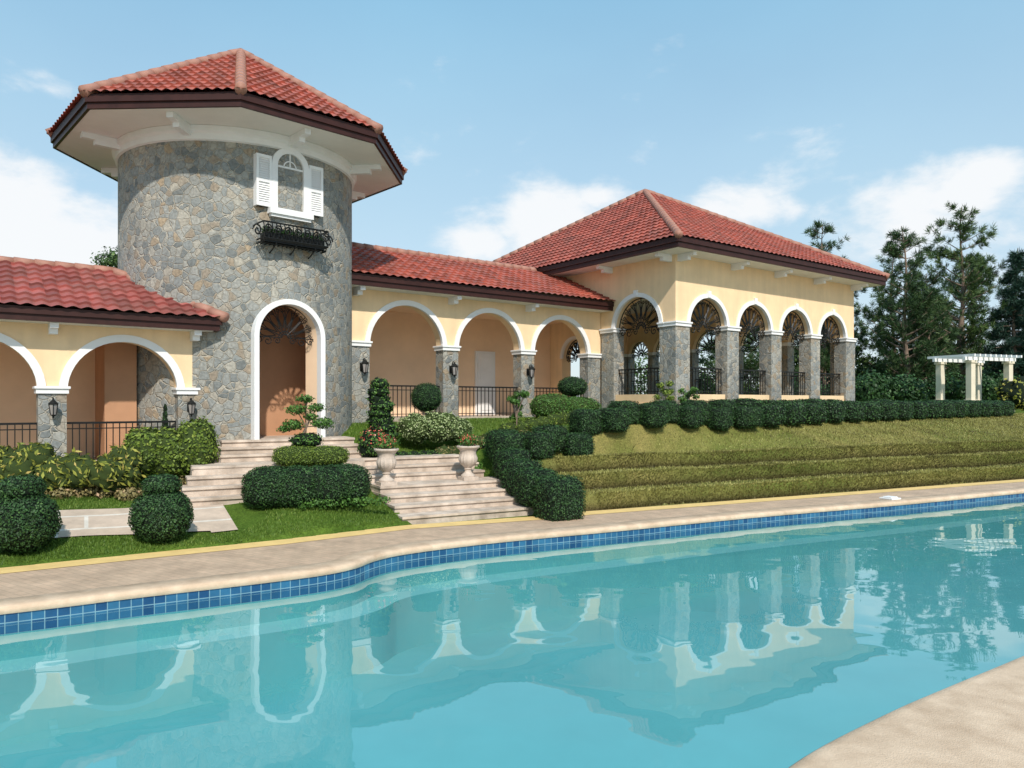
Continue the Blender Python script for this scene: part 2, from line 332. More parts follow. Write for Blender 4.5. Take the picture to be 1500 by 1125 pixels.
# the pebble coping widens into a broad apron on the near side
near=sm(PO[:,0],.9,2.2)*(1-sm(PO[:,0],15,18))*(OUT[:,1]<0); WID=1+near*7.5
def ringstrip(prof,name,mat_,parent=None,uv=False,smooth=True):
    V=[];F=[]
    for o,z in prof:
        for i in range(n):
            oo=o if o<.1 else .1+(o-.1)*WID[i]
            V.append((PO[i][0]+OUT[i][0]*oo,PO[i][1]+OUT[i][1]*oo,z))
    for j in range(len(prof)-1):
        for i in range(n): F.append((j*n+i,j*n+(i+1)%n,(j+1)*n+(i+1)%n,(j+1)*n+i))
    me=bpy.data.meshes.new(name); me.from_pydata(V,[],F)
    if uv:
        cum=np.concatenate([[0],np.cumsum(np.linalg.norm(np.roll(PO,-1,0)-PO,axis=1))])
        ul=me.uv_layers.new(name='UVMap'); q=0
        for j in range(len(prof)-1):
            for i in range(n):
                for (a,b) in ((i,j),(i+1,j),(i+1,j+1),(i,j+1)):
                    ul.data[q].uv=(cum[a],prof[b][1]+.03); q+=1
    if smooth: me.polygons.foreach_set('use_smooth',[True]*len(F))
    return link(name,me,[mat_],parent)
pool=empty('swimming_pool')
ringstrip([(-.02,-.05),(-.035,-.02),(-.03,.02),(-.005,.038),(.05,.042),(.33,.040),(.34,.03),(.345,-.01)],'coping',M_COP,pool)
ringstrip([(0,-.03),(0,-.27)],'waterline_tile',M_PTILE,pool,uv=True,smooth=False)
ringstrip([(0,-.27),(0,-.55)],'upper_wall',M_BASIN,pool)
ringstrip([(0,-.55),(-.42,-.56)],'bench',M_SHELF,pool,smooth=False)
ringstrip([(-.42,-.56),(-.42,-1.3)],'lower_wall',M_BASIN,pool,smooth=False)
def fillpoly(name,loops,z,mat_,parent=None):
    L=[[Vector((x,y,0)) for x,y in lp] for lp in loops]
    tr=geometry.tessellate_polygon(L); V=[(v.x,v.y,z) for lp in L for v in lp]
    me=bpy.data.meshes.new(name); me.from_pydata(V,[],[tuple(t) for t in tr])
    bm=bmesh.new(); bm.from_mesh(me)
    for f in bm.faces:
        f.normal_update()
        if f.normal.z<0: f.normal_flip()
    bm.to_mesh(me); bm.free()
    return link(name,me,[mat_],parent)
fillpoly('floor',[PO-OUT*.40],-1.3,M_BASIN,pool)
fillpoly('pool_water',[PO+OUT*.0],-.165,M_WATER)
Eo=[tuple(e) for e in E]+[(60,-60),(-60,-60)]
fillpoly('pool_deck',[Eo,PO+OUT*.1],0.0,M_DECK)
def strip(name,pts,off0,off1,z,mat_):
    P=np.array(pts,float); d=np.gradient(P,axis=0); d/=np.linalg.norm(d,axis=1)[:,None]; nn=np.stack([d[:,1],-d[:,0]],-1)
    V=[(*(P[i]+nn[i]*o),z) for o in (off0,off1) for i in range(len(P))]; m=len(P)
    me=bpy.data.meshes.new(name); me.from_pydata(V,[],[(i,m+i,m+i+1,i+1) for i in range(m-1)])
    return link(name,me,[mat_])
strip('deck_border',[e for e in E[1:]],.0,.42,.006,M_YEL)
mb=MB(); px,py=8.55,16.42
mb.box(lambda a,b,z:(px+a*vx-b*vy,py+a*vy+b*vx,z),-.16,.16,-.02,.3,.04,.075,0)
mb.box(lambda a,b,z:(px+a*vx-b*vy,py+a*vy+b*vx,z),-.11,.11,.03,.25,.075,.10,0)
mb.build('skimmer_lid',[M_WHITE],bevel=.01)
# ------------------------------------------------------------------ steps and platform
st=MB()
def gp(a0,a1,k0,k1,z0,z1): st.box(G,a0,a1,k0,k1,z0,z1,0)
def step(a0,a1,k0,k1,z0,z1):
    gp(a0,a1,k0+.02,k1,z0,z1-.045); gp(a0-.012,a1+.012,k0-.015,k1+.003,z1-.045,z1)
for i in range(4): step(0+.004*i,2.86-.004*i,.43*i,2.02-.002*i,-.1,.14*(i+1))
for i in range(3): step(-.05,2.62-.003*i,2.0+.3*i,2.62+.002*i,0,.56+.153*(i+1))
for i in range(4): step(-3.62+.1*i,-2.0-.003*i,1.2+.3*i,2.15-.003*i,0,.38+.16*(i+1))
gp(-3.3,-.06,2.1,3.3,.1,1.015); gp(-.9,2.4,2.635,3.35,.1,1.012)
for i in range(3): step(-2.75+.06*i,.25-.06*i,3.0+.25*i,4.3,.5,1.02+.135*(i+1))
st.build('stone_steps',[M_STEP],bevel=.012)
# path
cpts=catmull([(-5.1,12.2),(-6.3,11.75),(-7.6,11.0),(-9.3,10.0),(-12,8.4)],6)[:24]
V=[];F=[]
d=np.gradient(cpts,axis=0); d/=np.linalg.norm(d,axis=1)[:,None]
for i in range(len(cpts)):
    for j in range(7):
        o=(j/6-.5)*1.25; x=cpts[i][0]-d[i][1]*o; y=cpts[i][1]+d[i][0]*o
        V.append((x,y,H1(x,y)+.025))
F=[(i*7+j,i*7+j+1,(i+1)*7+j+1,(i+1)*7+j) for i in range(len(cpts)-1) for j in range(6)]
me=bpy.data.meshes.new('paved_path'); me.from_pydata(V,[],F); link('paved_path',me,[M_PATH])
# ------------------------------------------------------------------ villa
villa=empty('spanish_villa')
def arcade(mb,fr,a0,a1,b0,b1,zi,zt,arches,mi=0,ns=20):
    prof=[(a0,zi)]
    for l,r in arches:
        c=(l+r)/2;R=(r-l)/2
        for j in range(ns+1):
            t=math.pi*(1-j/ns); prof.append((c+R*math.cos(t),zi+R*math.sin(t)))
    prof.append((a1,zi)); m=len(prof)
    V=[]
    for b in (b0,b1):
        V+=[fr(a,b,z) for a,z in prof]+[fr(a,b,zt) for a,z in prof]
    F=[]
    for i in range(m-1):
        F+=[(i,i+1,m+i+1,m+i),(2*m+i,2*m+i+1,3*m+i+1,3*m+i),(i,i+1,2*m+i+1,2*m+i),(m+i,m+i+1,3*m+i+1,3*m+i)]
    F+=[(0,m,3*m,2*m),(m-1,2*m-1,4*m-1,3*m-1)]
    mb.add(V,F,mi)
def ring(mb,fr,c,zi,r0,r1,b0,b1,mi=0,ns=24):
    V=[]
    for j in range(ns+1):
        t=math.pi*j/ns
        for r,b in ((r0,b0),(r1,b0),(r1,b1),(r0,b1)): V.append(fr(c+r*math.cos(t),b,zi+r*math.sin(t)))
    F=[(4*j+k,4*j+(k+1)%4,4*j+4+(k+1)%4,4*j+4+k) for j in range(ns) for k in range(4)]+[(0,1,2,3),(4*ns,4*ns+1,4*ns+2,4*ns+3)]
    mb.add(V,F,mi)
def piers(mb,fr,spans,b0,b1,z0,zi,e=.03):
    sg=1 if b1>b0 else -1
    for l,r in spans: mb.box(fr,l-.0,r+.0,b0-e*sg,b1+e*sg,z0,zi-.06,0)
def imposts(mb,fr,spans,b0,b1,zi,e=.07):
    sg=1 if b1>b0 else -1
    for l,r in spans:
        mb.box(fr,l-.035,r+.035,b0-e*sg,b1+e*sg,zi-.06,zi+.03,0)
        mb.box(fr,l-.06,r+.06,b0-(e+.03)*sg,b1+(e+.03)*sg,zi+.03,zi+.08,0)
def fan(mb,fr,c,b,zi,R,r=.019):
    # sunburst grille: hub, rays ending in scroll pairs, loose curls dropping below the spring line
    pt=lambda x,z:fr(c+x,b,zi+z)
    arc=lambda rr,a0=0,a1=math.pi,n=16,ox=0,oz=0:[pt(ox+rr*math.cos(a0+(a1-a0)*i/n),oz+rr*math.sin(a0+(a1-a0)*i/n)) for i in range(n+1)]
    mb.tube(arc(R*.97),r); mb.tube(arc(R*.20),r); mb.tube(arc(R*.10),r)
    k=8
    for i in range(k+1):
        t=math.pi*i/k; mb.tube([pt(R*.10*math.cos(t),R*.10*math.sin(t)),pt(R*.95*math.cos(t),R*.95*math.sin(t))],r*.9)
    for i in range(k):
        t=math.pi*(i+.5)/k; ct,st_=math.cos(t),math.sin(t)
        for sg in (-1,1):
            sp=[]
            for j in range(18):
                u=j/17; rad=R*(.30+.52*u); an=t+sg*(.02+.13*math.sin(u*math.pi*.9))
                sp.append(pt(rad*math.cos(an),rad*math.sin(an)))
            mb.tube(sp,r*.75,n=4)
            cx_,cz_=R*.84*math.cos(t+sg*.085),R*.84*math.sin(t+sg*.085)
            mb.tube([pt(cx_+R*.065*(1-j/16)*math.cos(j*.6*sg),cz_+R*.065*(1-j/16)*math.sin(j*.6*sg)) for j in range(14)],r*.75,n=4)
    for sx in (-1,1):
        for (x0,z0,sc) in ((.55,-.12,.16),(.25,-.1,.12),(.83,-.1,.13)):
            sp=[pt(sx*R*(x0+sc*(1-i/22)*math.cos(i*.5)),R*(z0+sc*(1-i/22)*math.sin(i*.5))) for i in range(20)]
            mb.tube(sp,r*.85,n=4)
def rail(mb,fr,a0,a1,b,z0,z1,step=.13):
    mb.box(fr,a0,a1,b-.025,b+.025,z1-.04,z1); mb.box(fr,a0,a1,b-.015,b+.015,z1-.14,z1-.12)
    mb.box(fr,a0,a1,b-.015,b+.015,z0+.08,z0+.10)
    k=max(2,int((a1-a0)/step))
    for i in range(k+1):
        a=a0+(a1-a0)*i/k; mb.box(fr,a-.009,a+.009,b-.009,b+.009,z0,z1-.04)
def tiles(name,poly,mt,parent,tw=.235,rh=.33,amp=.04,lift=.045):
    P=[Vector(p) for p in poly]; e1=(P[1]-P[0]).normalized(); nr=Vector((0,0,0))
    for i in range(len(P)): nr+=P[i].cross(P[(i+1)%len(P)])
    nr=nr.normalized()
    if nr.z<0: nr=-nr
    e2=nr.cross(e1)
    if e2.z<0: e2=-e2
    A=[(p-P[0]).dot(e1) for p in P]; B=[(p-P[0]).dot(e2) for p in P]
    ns=6; a0=math.floor(min(A)/tw)*tw; na=int((max(A)-a0)/tw+2)*ns
    nb=int(max(B)/rh)+2
    a=a0+np.arange(na+1)*tw/ns; ph=(a/tw)%1
    h=amp*np.maximum(0,np.cos((ph-.3)*2*np.pi)*.5+.5)**.8
    rows=[]
    for j in range(nb):
        rows+= [(j*rh-.02,lift),((j+1)*rh-.021,0)]
    o=np.array(P[0]);E1=np.array(e1);E2=np.array(e2);NR=np.array(nr)
    V=np.concatenate([o+a[:,None]*E1+b*E2+((h+ex))[:,None]*NR for b,ex in rows])
    m=na+1
    ii=np.arange(na)
    F=np.concatenate([np.stack([r*m+ii,r*m+ii+1,(r+1)*m+ii+1,(r+1)*m+ii],-1) for r in range(len(rows)-1)])
    me=bpy.data.meshes.new(name); me.from_pydata(V.tolist(),[],F.tolist())
    bm=bmesh.new(); bm.from_mesh(me)
    cen=sum(P,Vector())/len(P)
    for i in range(len(P)):
        p,q=P[i],P[(i+1)%len(P)]
        if i==0: p=p-e2*.03;q=q-e2*.03
        nn=(q-p).cross(nr).normalized()
        if (cen-p).dot(nn)>0: nn=-nn
        bmesh.ops.bisect_plane(bm,geom=bm.verts[:]+bm.edges[:]+bm.faces[:],plane_co=p,plane_no=nn,clear_outer=True)
    bm.to_mesh(me); bm.free()
    nf=len(me.polygons); c=np.empty(nf*3); me.polygons.foreach_get('center',c); c=c.reshape(-1,3)-o
    ta=np.floor(c@E1/tw+.3); tb=np.floor((c@E2+.02)/rh)
    val=np.abs(np.sin(ta*127.1+tb*311.7)*43758.5)%1
    at=me.attributes.new('var','FLOAT','FACE'); at.data.foreach_set('value',val.astype(np.float32))
    me.polygons.foreach_set('use_smooth',[True]*nf)
    me.set_sharp_from_angle(angle=math.radians(50))
    return link(name,me,[mt],parent)
def caps(mb,p0,p1,r=.12,mi=0):
    p0=Vector(p0);p1=Vector(p1);L=(p1-p0).length;k=max(1,int(L/.36)); d=(p1-p0)/L
    for i in range(k):
        a=p0+d*(L*i/k-.02); b=p0+d*(L*(i+1)/k+.03); mb.tube([a,b],r,mi,n=10,r2=r*.84)
# --- pavilion
zi=4.53;ZW=6.58
pav=MB()
PA=[(17.40,19.18),(19.76,21.50),(22.08,23.84),(24.42,26.14)]
S0,S1,P0_,P1_=16.8,26.75,14.6,26.4
arcade(pav,W,S0,S1,P0_,P0_+.4,zi,ZW,PA)
LA=[(15.2,17.15)]
arcade(pav,W2,P0_+.4,17.8,S0,S0+.4,zi,ZW,LA)
arcade(pav,W2,17.8,20.6,S0+.002,S0+.402,3.75,ZW-.002,[(18.45,19.75)])
pav.box(W,S0+.003,S0+.38,20.6,P1_-.4,1.5,ZW)
BA=[(17.6,19.4),(20.0,21.8),(22.3,24.1),(24.5,26.1)]
arcade(pav,W,S0,S1,P1_,P1_-.4,zi,ZW,BA)
RA=[(15.3,17.1),(17.7,19.5),(20.1,21.9),(22.5,24.3),(24.6,25.9)]
arcade(pav,W2,P0_+.4,P1_-.4,S1,S1-.4,zi,ZW,RA)
pav.box(W2,17.85,18.45,S0+.002,S0+.402,1.5,3.75); pav.box(W2,19.75,20.6,S0+.002,S0+.402,1.5,3.75)
pav.build('pavilion_wall',[M_PEACH],villa)
pb=MB(); pb.box(W,S0+.02,S1-.02,P0_+.02,P1_-.02,.8,2.2,0)
pb.box(W,S0+.5,S1-.5,P0_+.05,P0_+.3,2.2,2.46,0); pb.box(W,S0+.05,S0+.3,P0_+.5,17.3,2.2,2.46,0)
pb.build('pavilion_base',[M_PEACH],villa)
pr=MB(); im=MB(); tr_=MB(); ir=MB()
def gaps(a0,a1,ar):
    out=[];x=a0
    for l,r in ar: out.append((x,l)); x=r
    out.append((x,a1)); return out
ps=gaps(S0-.03,S1+.03,PA); piers(pr,W,ps,P0_,P0_+.4,1.5,zi); imposts(im,W,ps,P0_,P0_+.4,zi)
ls=[(15.0+.04,15.2),(17.15,17.72)]; piers(pr,W2,ls,S0,S0+.4,1.5,zi,.028); imposts(im,W2,ls,S0,S0+.4,zi,.068)
ps=gaps(S0,S1,BA); piers(pr,W,ps,P1_,P1_-.4,1.5,zi); imposts(im,W,ps,P1_,P1_-.4,zi)
ps=gaps(P0_+.45,P1_-.45,RA); piers(pr,W2,ps,S1,S1-.4,1.5,zi,.026); imposts(im,W2,ps,S1,S1-.4,zi,.066)
for l,r in PA:
    c=(l+r)/2;R=(r-l)/2; ring(tr_,W,c,zi,R-.012,R+.12,P0_-.04,P0_+.06); fan(ir,W,c,P0_+.2,zi,R); rail(ir,W,l,r,P0_+.2,2.46,3.28)
    tr_.box(W,c-.07,c+.07,P0_-.07,P0_+.05,zi+R+.0,zi+R+.2)
for l,r in LA:
    c=(l+r)/2;R=(r-l)/2; ring(tr_,W2,c,zi,R-.012,R+.12,S0-.04,S0+.06); fan(ir,W2,c,S0+.2,zi,R); rail(ir,W2,l,r,S0+.2,2.46,3.28)
    tr_.box(W2,c-.07,c+.07,S0-.07,S0+.05,zi+R,zi+R+.2)
for l,r in BA: c=(l+r)/2;R=(r-l)/2; fan(ir,W,c,P1_-.2,zi,R); rail(ir,W,l,r,P1_-.2,2.2,3.28)
for l,r in RA: c=(l+r)/2;R=(r-l)/2; fan(ir,W2,c,S1-.2,zi,R); rail(ir,W2,l,r,S1-.2,2.2,3.28)
fan(ir,W2,19.1,S0+.2,3.75,.65); rail(ir,W2,18.45,19.75,S0+.2,1.9,2.8)
ring(tr_,W2,19.1,3.75,.64,.74,S0-.03,S0+.05)
OV=.8; e0,e1,f0,f1=S0-OV,S1+OV,P0_-OV,P1_+OV; ZE=6.88
sf=MB(); sf.box(W,e0+.03,e1-.03,f0+.03,f1-.03,ZW,ZW+.07); 
fa=MB()
def fascia(mb,s0,s1,p0,p1,z0,z1,t=.06):
    mb.box(W,s0,s1,p0,p0+t,z0,z1); mb.box(W,s0,s1,p1-t,p1,z0,z1); mb.box(W,s0,s0+t,p0+t,p1-t,z0,z1); mb.box(W,s1-t,s1,p0+t,p1-t,z0,z1)
fascia(fa,e0,e1,f0,f1,ZW-.005,ZE-.02); fascia(fa,e0-.04,e1+.04,f0-.04,f1+.04,ZW+.14,ZE-.01,.05)
apex=W((S0+S1)/2,P0_+5.9,10.6)
C4=[W(e0-.05,f0-.05,ZE-.03),W(e1+.05,f0-.05,ZE-.03),W(e1+.05,f1+.05,ZE-.03),W(e0-.05,f1+.05,ZE-.03)]
rc=MB()
for i in range(4):
    tiles('pavilion_roof',[C4[i],C4[(i+1)%4],apex],M_TILE,villa); caps(rc,Vector(C4[i])+Vector((0,0,.05)),Vector(apex)+Vector((0,0,.04)),.12)
def corb(fr,a,b0,b1,z): 
    tr_.box(fr,a-.07,a+.07,b0,b1,z-.10,z-.004); tr_.box(fr,a-.069,a+.069,b0+(b1-b0)*.35,b1-.002,z-.2,z-.10)
for s in (16.95,19.47,21.79,24.13,26.6): corb(W,s,P0_-.6,P0_+.01,ZW)
for p in (14.8,17.3): corb(W2,p,S0-.6,S0+.01,ZW)
# --- right wing
wz=3.73; WT=5.17; wp=17.8
WA=[(8.5,10.75),(11.25,13.5),(14.0,16.22)]
w=MB(); arcade(w,W,7.5,S0-.01,wp,wp+.35,wz,WT,WA); w.build('wing_wall',[M_PEACH],villa)
w=MB()
w.box(W,7.0,S0-.01,20.4,20.7,1.2,5.3); w.box(W,7.3,S0-.01,wp+.36,20.4,5.0,5.12)
w.build('wing_inner_wall',[M_PINK],villa)
w=MB(); w.box(W,7.4,S0-.02,wp-.02,20.65,.7,1.8); w.build('wing_floor',[M_STEP],villa)
ps=gaps(7.7,S0-.04,WA); piers(pr,W,ps,wp,wp+.35,1.3,wz); imposts(im,W,ps,wp,wp+.35,wz)
for l,r in WA: c=(l+r)/2;R=(r-l)/2; ring(tr_,W,c,wz,R-.012,R+.13,wp-.04,wp+.06); rail(ir,W,l,r,wp+.18,1.8,2.68)
d=MB(); d.box(W,13.55,14.35,20.34,20.41,1.8,3.92); d.box(W,13.63,14.27,20.31,20.35,1.84,3.85)
for z0,z1 in ((1.95,2.75),(2.88,3.72)):
    d.box(W,13.73,14.17,20.295,20.32,z0,z1)
d.build('white_door',[M_WHITE],villa,bevel=.008)
sf.box(W,7.3,S0-.02,17.24,wp+.1,WT,WT+.05)
fa.box(W,7.62,S0-.01,17.2,17.26,WT,5.44); fa.box(W,7.62,S0-.01,17.16,17.21,WT+.13,5.455)
tiles('wing_roof',[W(7.6,17.12,5.43),W(S0,17.12,5.43),W(S0,20.2,6.78),W(7.3,20.2,6.78)],M_TILE,villa)
tiles('wing_roof_back',[W(S0,23.2,5.43),W(7.6,23.2,5.43),W(7.3,20.2,6.78),W(S0,20.2,6.78)],M_TILE,villa)
caps(rc,W(7.3,20.2,6.81),W(S0,20.2,6.81),.12)
for s in (8.1,11.0,13.75): corb(W,s,17.3,wp+.01,WT)
w=MB(); w.box(W,7.4,S0-.02,20.71,22.6,.9,5.2); w.build('rear_room',[M_PEACH],villa)
# --- left wing
lz=2.43; LT=3.68; lp=16.3
LW=[(-8.19,-6.22),(-5.76,-3.79),(-3.33,-1.36),(-.90,1.07),(1.53,3.50)]
w=MB(); arcade(w,W,-8.8,3.9,lp,lp+.35,lz,LT,LW); w.build('left_wing_wall',[M_PEACH],villa)
w=MB(); w.box(W,-8.8,4.2,18.7,19.0,.5,3.9); w.box(W,-8.8,-8.5,16.7,18.7,.6,3.7)
w.box(W,-8.8,3.4,lp+.36,18.7,3.56,3.64)
w.build('left_wing_inner_wall',[M_PINK],villa)
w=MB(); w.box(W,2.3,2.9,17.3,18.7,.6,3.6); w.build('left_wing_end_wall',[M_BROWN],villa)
w=MB(); w.box(W,-8.8,3.9,lp-.02,18.9,.2,1.0); w.build('left_wing_floor',[M_STEP],villa)
ps=gaps(-8.8,3.86,LW); piers(pr,W,ps,lp,lp+.35,.4,lz); imposts(im,W,ps,lp,lp+.35,lz)
for l,r in LW: c=(l+r)/2;R=(r-l)/2; ring(tr_,W,c,lz,R-.012,R+.13,lp-.04,lp+.06); rail(ir,W,l,r,lp+.18,1.0,1.83,.11)
sf.box(W,-9.2,4.1,15.86,lp+.1,LT,LT+.05); 
fa.box(W,-9.2,4.2,15.8,15.86,LT,3.92); fa.box(W,-9.2,4.24,15.76,15.81,LT+.12,3.93); fa.box(W,4.14,4.2,15.86,16.4,LT,3.92)
rr=[(-9.3,15.72,3.91),(4.28,15.72,3.91),(2.6,18.2,5.05),(-9.3,18.2,5.05)]
tiles('left_wing_roof',[W(*x) for x in rr],M_TILE2,villa)
tiles('left_wing_roof_hip',[W(4.28,15.72,3.91),W(4.28,20.7,3.91),W(2.6,18.2,5.05)],M_TILE2,villa)
tiles('left_wing_roof_back',[W(4.28,20.7,3.91),W(-9.3,20.7,3.91),W(-9.3,18.2,5.05),W(2.6,18.2,5.05)],M_TILE2,villa)
caps(rc,W(-9.3,18.2,5.08),W(2.6,18.2,5.08),.11); caps(rc,W(4.28,15.72,3.96),W(2.6,18.2,5.08),.11)
for s in (-1.13,1.3,3.8): corb(W,s,15.9,lp+.01,LT)
w=MB(); w.box(W,-8.8,3.5,19.01,20.3,.3,3.9); w.build('left_rear_room',[M_PEACH],villa)
# --- tower
TC=(-6.62,18.0); ph=math.radians(42.5); DX,DY=math.sin(ph),-math.cos(ph); EX,EY=math.cos(ph),math.sin(ph)
TR=2.65
def T(a,b,z): return (TC[0]+EX*a+DX*(TR-b),TC[1]+EY*a+DY*(TR-b),z)
def TP(th,r,z): return (TC[0]+r*(EX*math.sin(th)+DX*math.cos(th)),TC[1]+r*(EY*math.sin(th)+DY*math.cos(th)),z)
R=TR
hw=.72; dz=3.63; TT=7.95
def towerwall(mb,r,mi):
    cols=[]
    for j in range(25):
        t=math.pi*(1-j/24); a=hw*math.cos(t); cols.append((math.asin(a/R),dz+hw*math.sin(t)))
    th0=cols[-1][0]; k=90
    V=[];F=[]
    for th,zb in cols: V+=[TP(th,r,zb),TP(th,r,TT)]
    for j in range(24): F.append((2*j,2*j+2,2*j+3,2*j+1))
    o=len(V)
    for j in range(k+1):
        th=th0+(2*math.pi-2*th0)*j/k; V+=[TP(th,r,0),TP(th,r,TT)]
    for j in range(k): F.append((o+2*j,o+2*j+2,o+2*j+3,o+2*j+1))
    mb.add(V,F,mi)
t=MB(); towerwall(t,R,0)
cols=[(math.asin(hw*math.cos(math.pi*(1-j/24))/R),dz+hw*math.sin(math.pi*(1-j/24))) for j in range(25)]
pts=[(cols[0][0],1.3)]+cols+[(cols[-1][0],1.3)]
V=[TP(th,r,z) for r in (R,R-.4) for th,z in pts]; m=len(pts)
t.add(V,[(i,i+1,m+i+1,m+i) for i in range(m-1)],1)
t.box(T,-hw-.02,hw+.02,.08,.35,0,1.415,0)
o=t.build('tower_wall',[M_STONE,M_PINK],villa,smooth=False)
for p in o.data.polygons: p.use_smooth=(p.material_index==0)
o.data.set_sharp_from_angle(angle=math.radians(30))
t=MB(); t.box(T,-1.4,1.4,1.7,1.9,1.2,5.2); t.box(T,-1.5,-1.3,.6,1.9,1.2,5.2); t.box(T,1.3,1.5,.6,1.9,1.2,5.2); t.box(T,-1.35,1.35,.5,1.9,5.0,5.2)
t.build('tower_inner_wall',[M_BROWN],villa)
t=MB(); t.box(T,-1.3,1.3,.42,1.75,1.1,1.418); t.build('tower_floor',[M_STEP],villa)
ring(tr_,T,0,dz,hw-.01,hw+.10,-.05,.16); 
for s_ in (-1,1): tr_.box(T,min(s_*(hw-.01),s_*(hw+.10)),max(s_*(hw-.01),s_*(hw+.10)),-.05,.16,1.42,dz)
fan(ir,T,0,.25,dz,hw,.013)
t=MB(); t.lathe((TC[0],TC[1],0),[(R+.01,7.66),(R+.06,7.68),(R+.06,7.8),(R+.12,7.84),(R+.12,7.95)],64); t.build('tower_cornice',[M_WHITE],villa)
oc=math.atan2(-.938,.345); RO=3.98
def O(i,r,z,h=0): t_=oc+math.radians(45*i+22.5*h); return (TC[0]+r*math.cos(t_),TC[1]+r*math.sin(t_),z)
t=MB(); t.prism([O(i,RO-.03,0)[:2] for i in range(8)],7.955,8.02); t.build('tower_soffit',[M_SOFF],villa)
for i in range(8):
    for (r0,r1,z0,z1) in ((RO-.06,RO,7.94,8.2),(RO-.01,RO+.045,8.06,8.21)):
        q=[O(i,r0,z0),O(i+1,r0,z0),O(i+1,r1,z0),O(i,r1,z0),O(i,r0,z1),O(i+1,r0,z1),O(i+1,r1,z1),O(i,r1,z1)]
        fa.add(q,[(0,1,2,3),(4,5,6,7),(0,1,5,4),(1,2,6,5),(2,3,7,6),(3,0,4,7)])
    ap=(TC[0],TC[1],10.72)
    tiles('tower_roof',[O(i,RO+.07,8.2),O(i+1,RO+.07,8.2),ap],M_TILE,villa,tw=.2,rh=.3)
    caps(rc,Vector(O(i,RO+.07,8.25)),Vector(ap)+Vector((0,0,.03)),.12)
    t_=oc+math.radians(45*i+22.5); cx_,cy_=math.cos(t_),math.sin(t_)
    fr=lambda a,b,z:(TC[0]+cx_*b-cy_*a,TC[1]+cy_*b+cx_*a,z)
    tr_.box(fr,-.07,.07,2.6,3.45,7.84,7.953); tr_.box(fr,-.069,.069,2.6,3.2,7.74,7.84)
rc.tube([(TC[0],TC[1],10.68),(TC[0],TC[1],10.8)],.16,0,10,r2=.05)
rc.tube([(apex[0],apex[1],10.55),(apex[0],apex[1],10.7)],.16,0,10,r2=.06)
# tower window
wn=MB(); wz0=6.37; wi=7.3; r=.3
ring(wn,T,0,wi,r,r+.13,-.05,.1); wn.box(T,-r-.13,-r,-.05,.1,wz0,wi); wn.box(T,r,r+.13,-.05,.1,wz0,wi)
wn.box(T,-.5,.5,-.12,.1,wz0-.13,wz0-.0); wn.box(T,-.46,.46,-.08,.1,wz0-.19,wz0-.13)
wn.box(T,-r,r,-.0,.06,wi-.02,wi+.02); wn.box(T,-.015,.015,0,.06,wi,wi+r)
for a in (45,135): wn.tube([T(0,.02,wi),T(r*math.cos(math.radians(a)),.02,wi+r*math.sin(math.radians(a)))],.014)
ring(wn,T,0,wi,.13,.155,0,.05)
for sx in (-1,1):
    a0,a1=(.432,.77) if sx>0 else (-.77,-.432)
    zt=wi+.16
    wn.box(T,a0,a0+.05,-.045,.12,wz0,zt); wn.box(T,a1-.05,a1,-.045,.12,wz0,zt)
    for z in (wz0,(wz0+zt)/2-.035,zt-.07): wn.box(T,a0+.05,a1-.05,-.044,.12,z,z+.07)
    k=20
    for i in range(k):
        z=wz0+.06+(zt-wz0-.12)*i/k; dzl=(zt-wz0-.12)/k; v=[T(a0+.04,-.012,z+dzl*1.02),T(a1-.04,-.012,z+dzl*1.02),T(a1-.04,-.034,z),T(a0+.04,-.034,z)]
        wn.add(v,[(0,1,2,3)])
    wn.box(T,a0+.04,a1-.04,-.008,.12,wz0,zt)
wn.build('tower_window',[M_WHITE],villa)
wg=MB()
V=[T(-r,.04,wz0),T(r,.04,wz0)]+[T(r*math.cos(math.pi*i/16),.04,wi+r*math.sin(math.pi*i/16)) for i in range(17)]
wg.add(V,[tuple(range(len(V)))]); wg.build('window_glass',[M_GLASS],villa)
for z in (5.56,5.64,5.98):
    dd=.32 if z>5.6 else .22; ir.tube([T(-.74,.0,z),T(-.74,-dd,z),T(.74,-dd,z),T(.74,.0,z)],.02)
for i in range(17):
    a=-.74+1.48*i/16; ir.tube([T(a,-.32,5.98),T(a,-.36,5.85),T(a,-.3,5.7),T(a,-.2,5.57),T(a,.05,5.57)],.013,n=4)
for i in range(7):
    a=-.66+.22*i; ir.tube([T(a+.09*math.cos(x*.6)*(1-x/22),-.37,5.82+.11*math.sin(x*.6)*(1-x/22)) for x in range(18)],.016,n=4)
for sx in (-1,1):
    ir.tube([T(sx*(.82+.1*math.cos(x*.55)*(1-x/20)),-.2,5.8+.14*math.sin(x*.55)*(1-x/20)) for x in range(17)],.018,n=4)
for a in (-.45,0,.45): ir.tube([T(a,-.3,5.56),T(a,-.12,5.46),T(a,.05,5.4)],.016)
ir.box(T,-.68,.68,-.27,-.02,5.58,5.78)
pr.build('stone_piers',[M_STONE],villa); im.build('imposts',[M_WHITE],villa,bevel=.008); tr_.build('white_mouldings',[M_WHITE],villa)
ir.build('ironwork',[M_IRON],villa); sf.build('soffits',[M_SOFF],villa); fa.build('fascias',[M_FASC],villa); rc.build('ridge_caps',[M_CAP],villa,smooth=True)
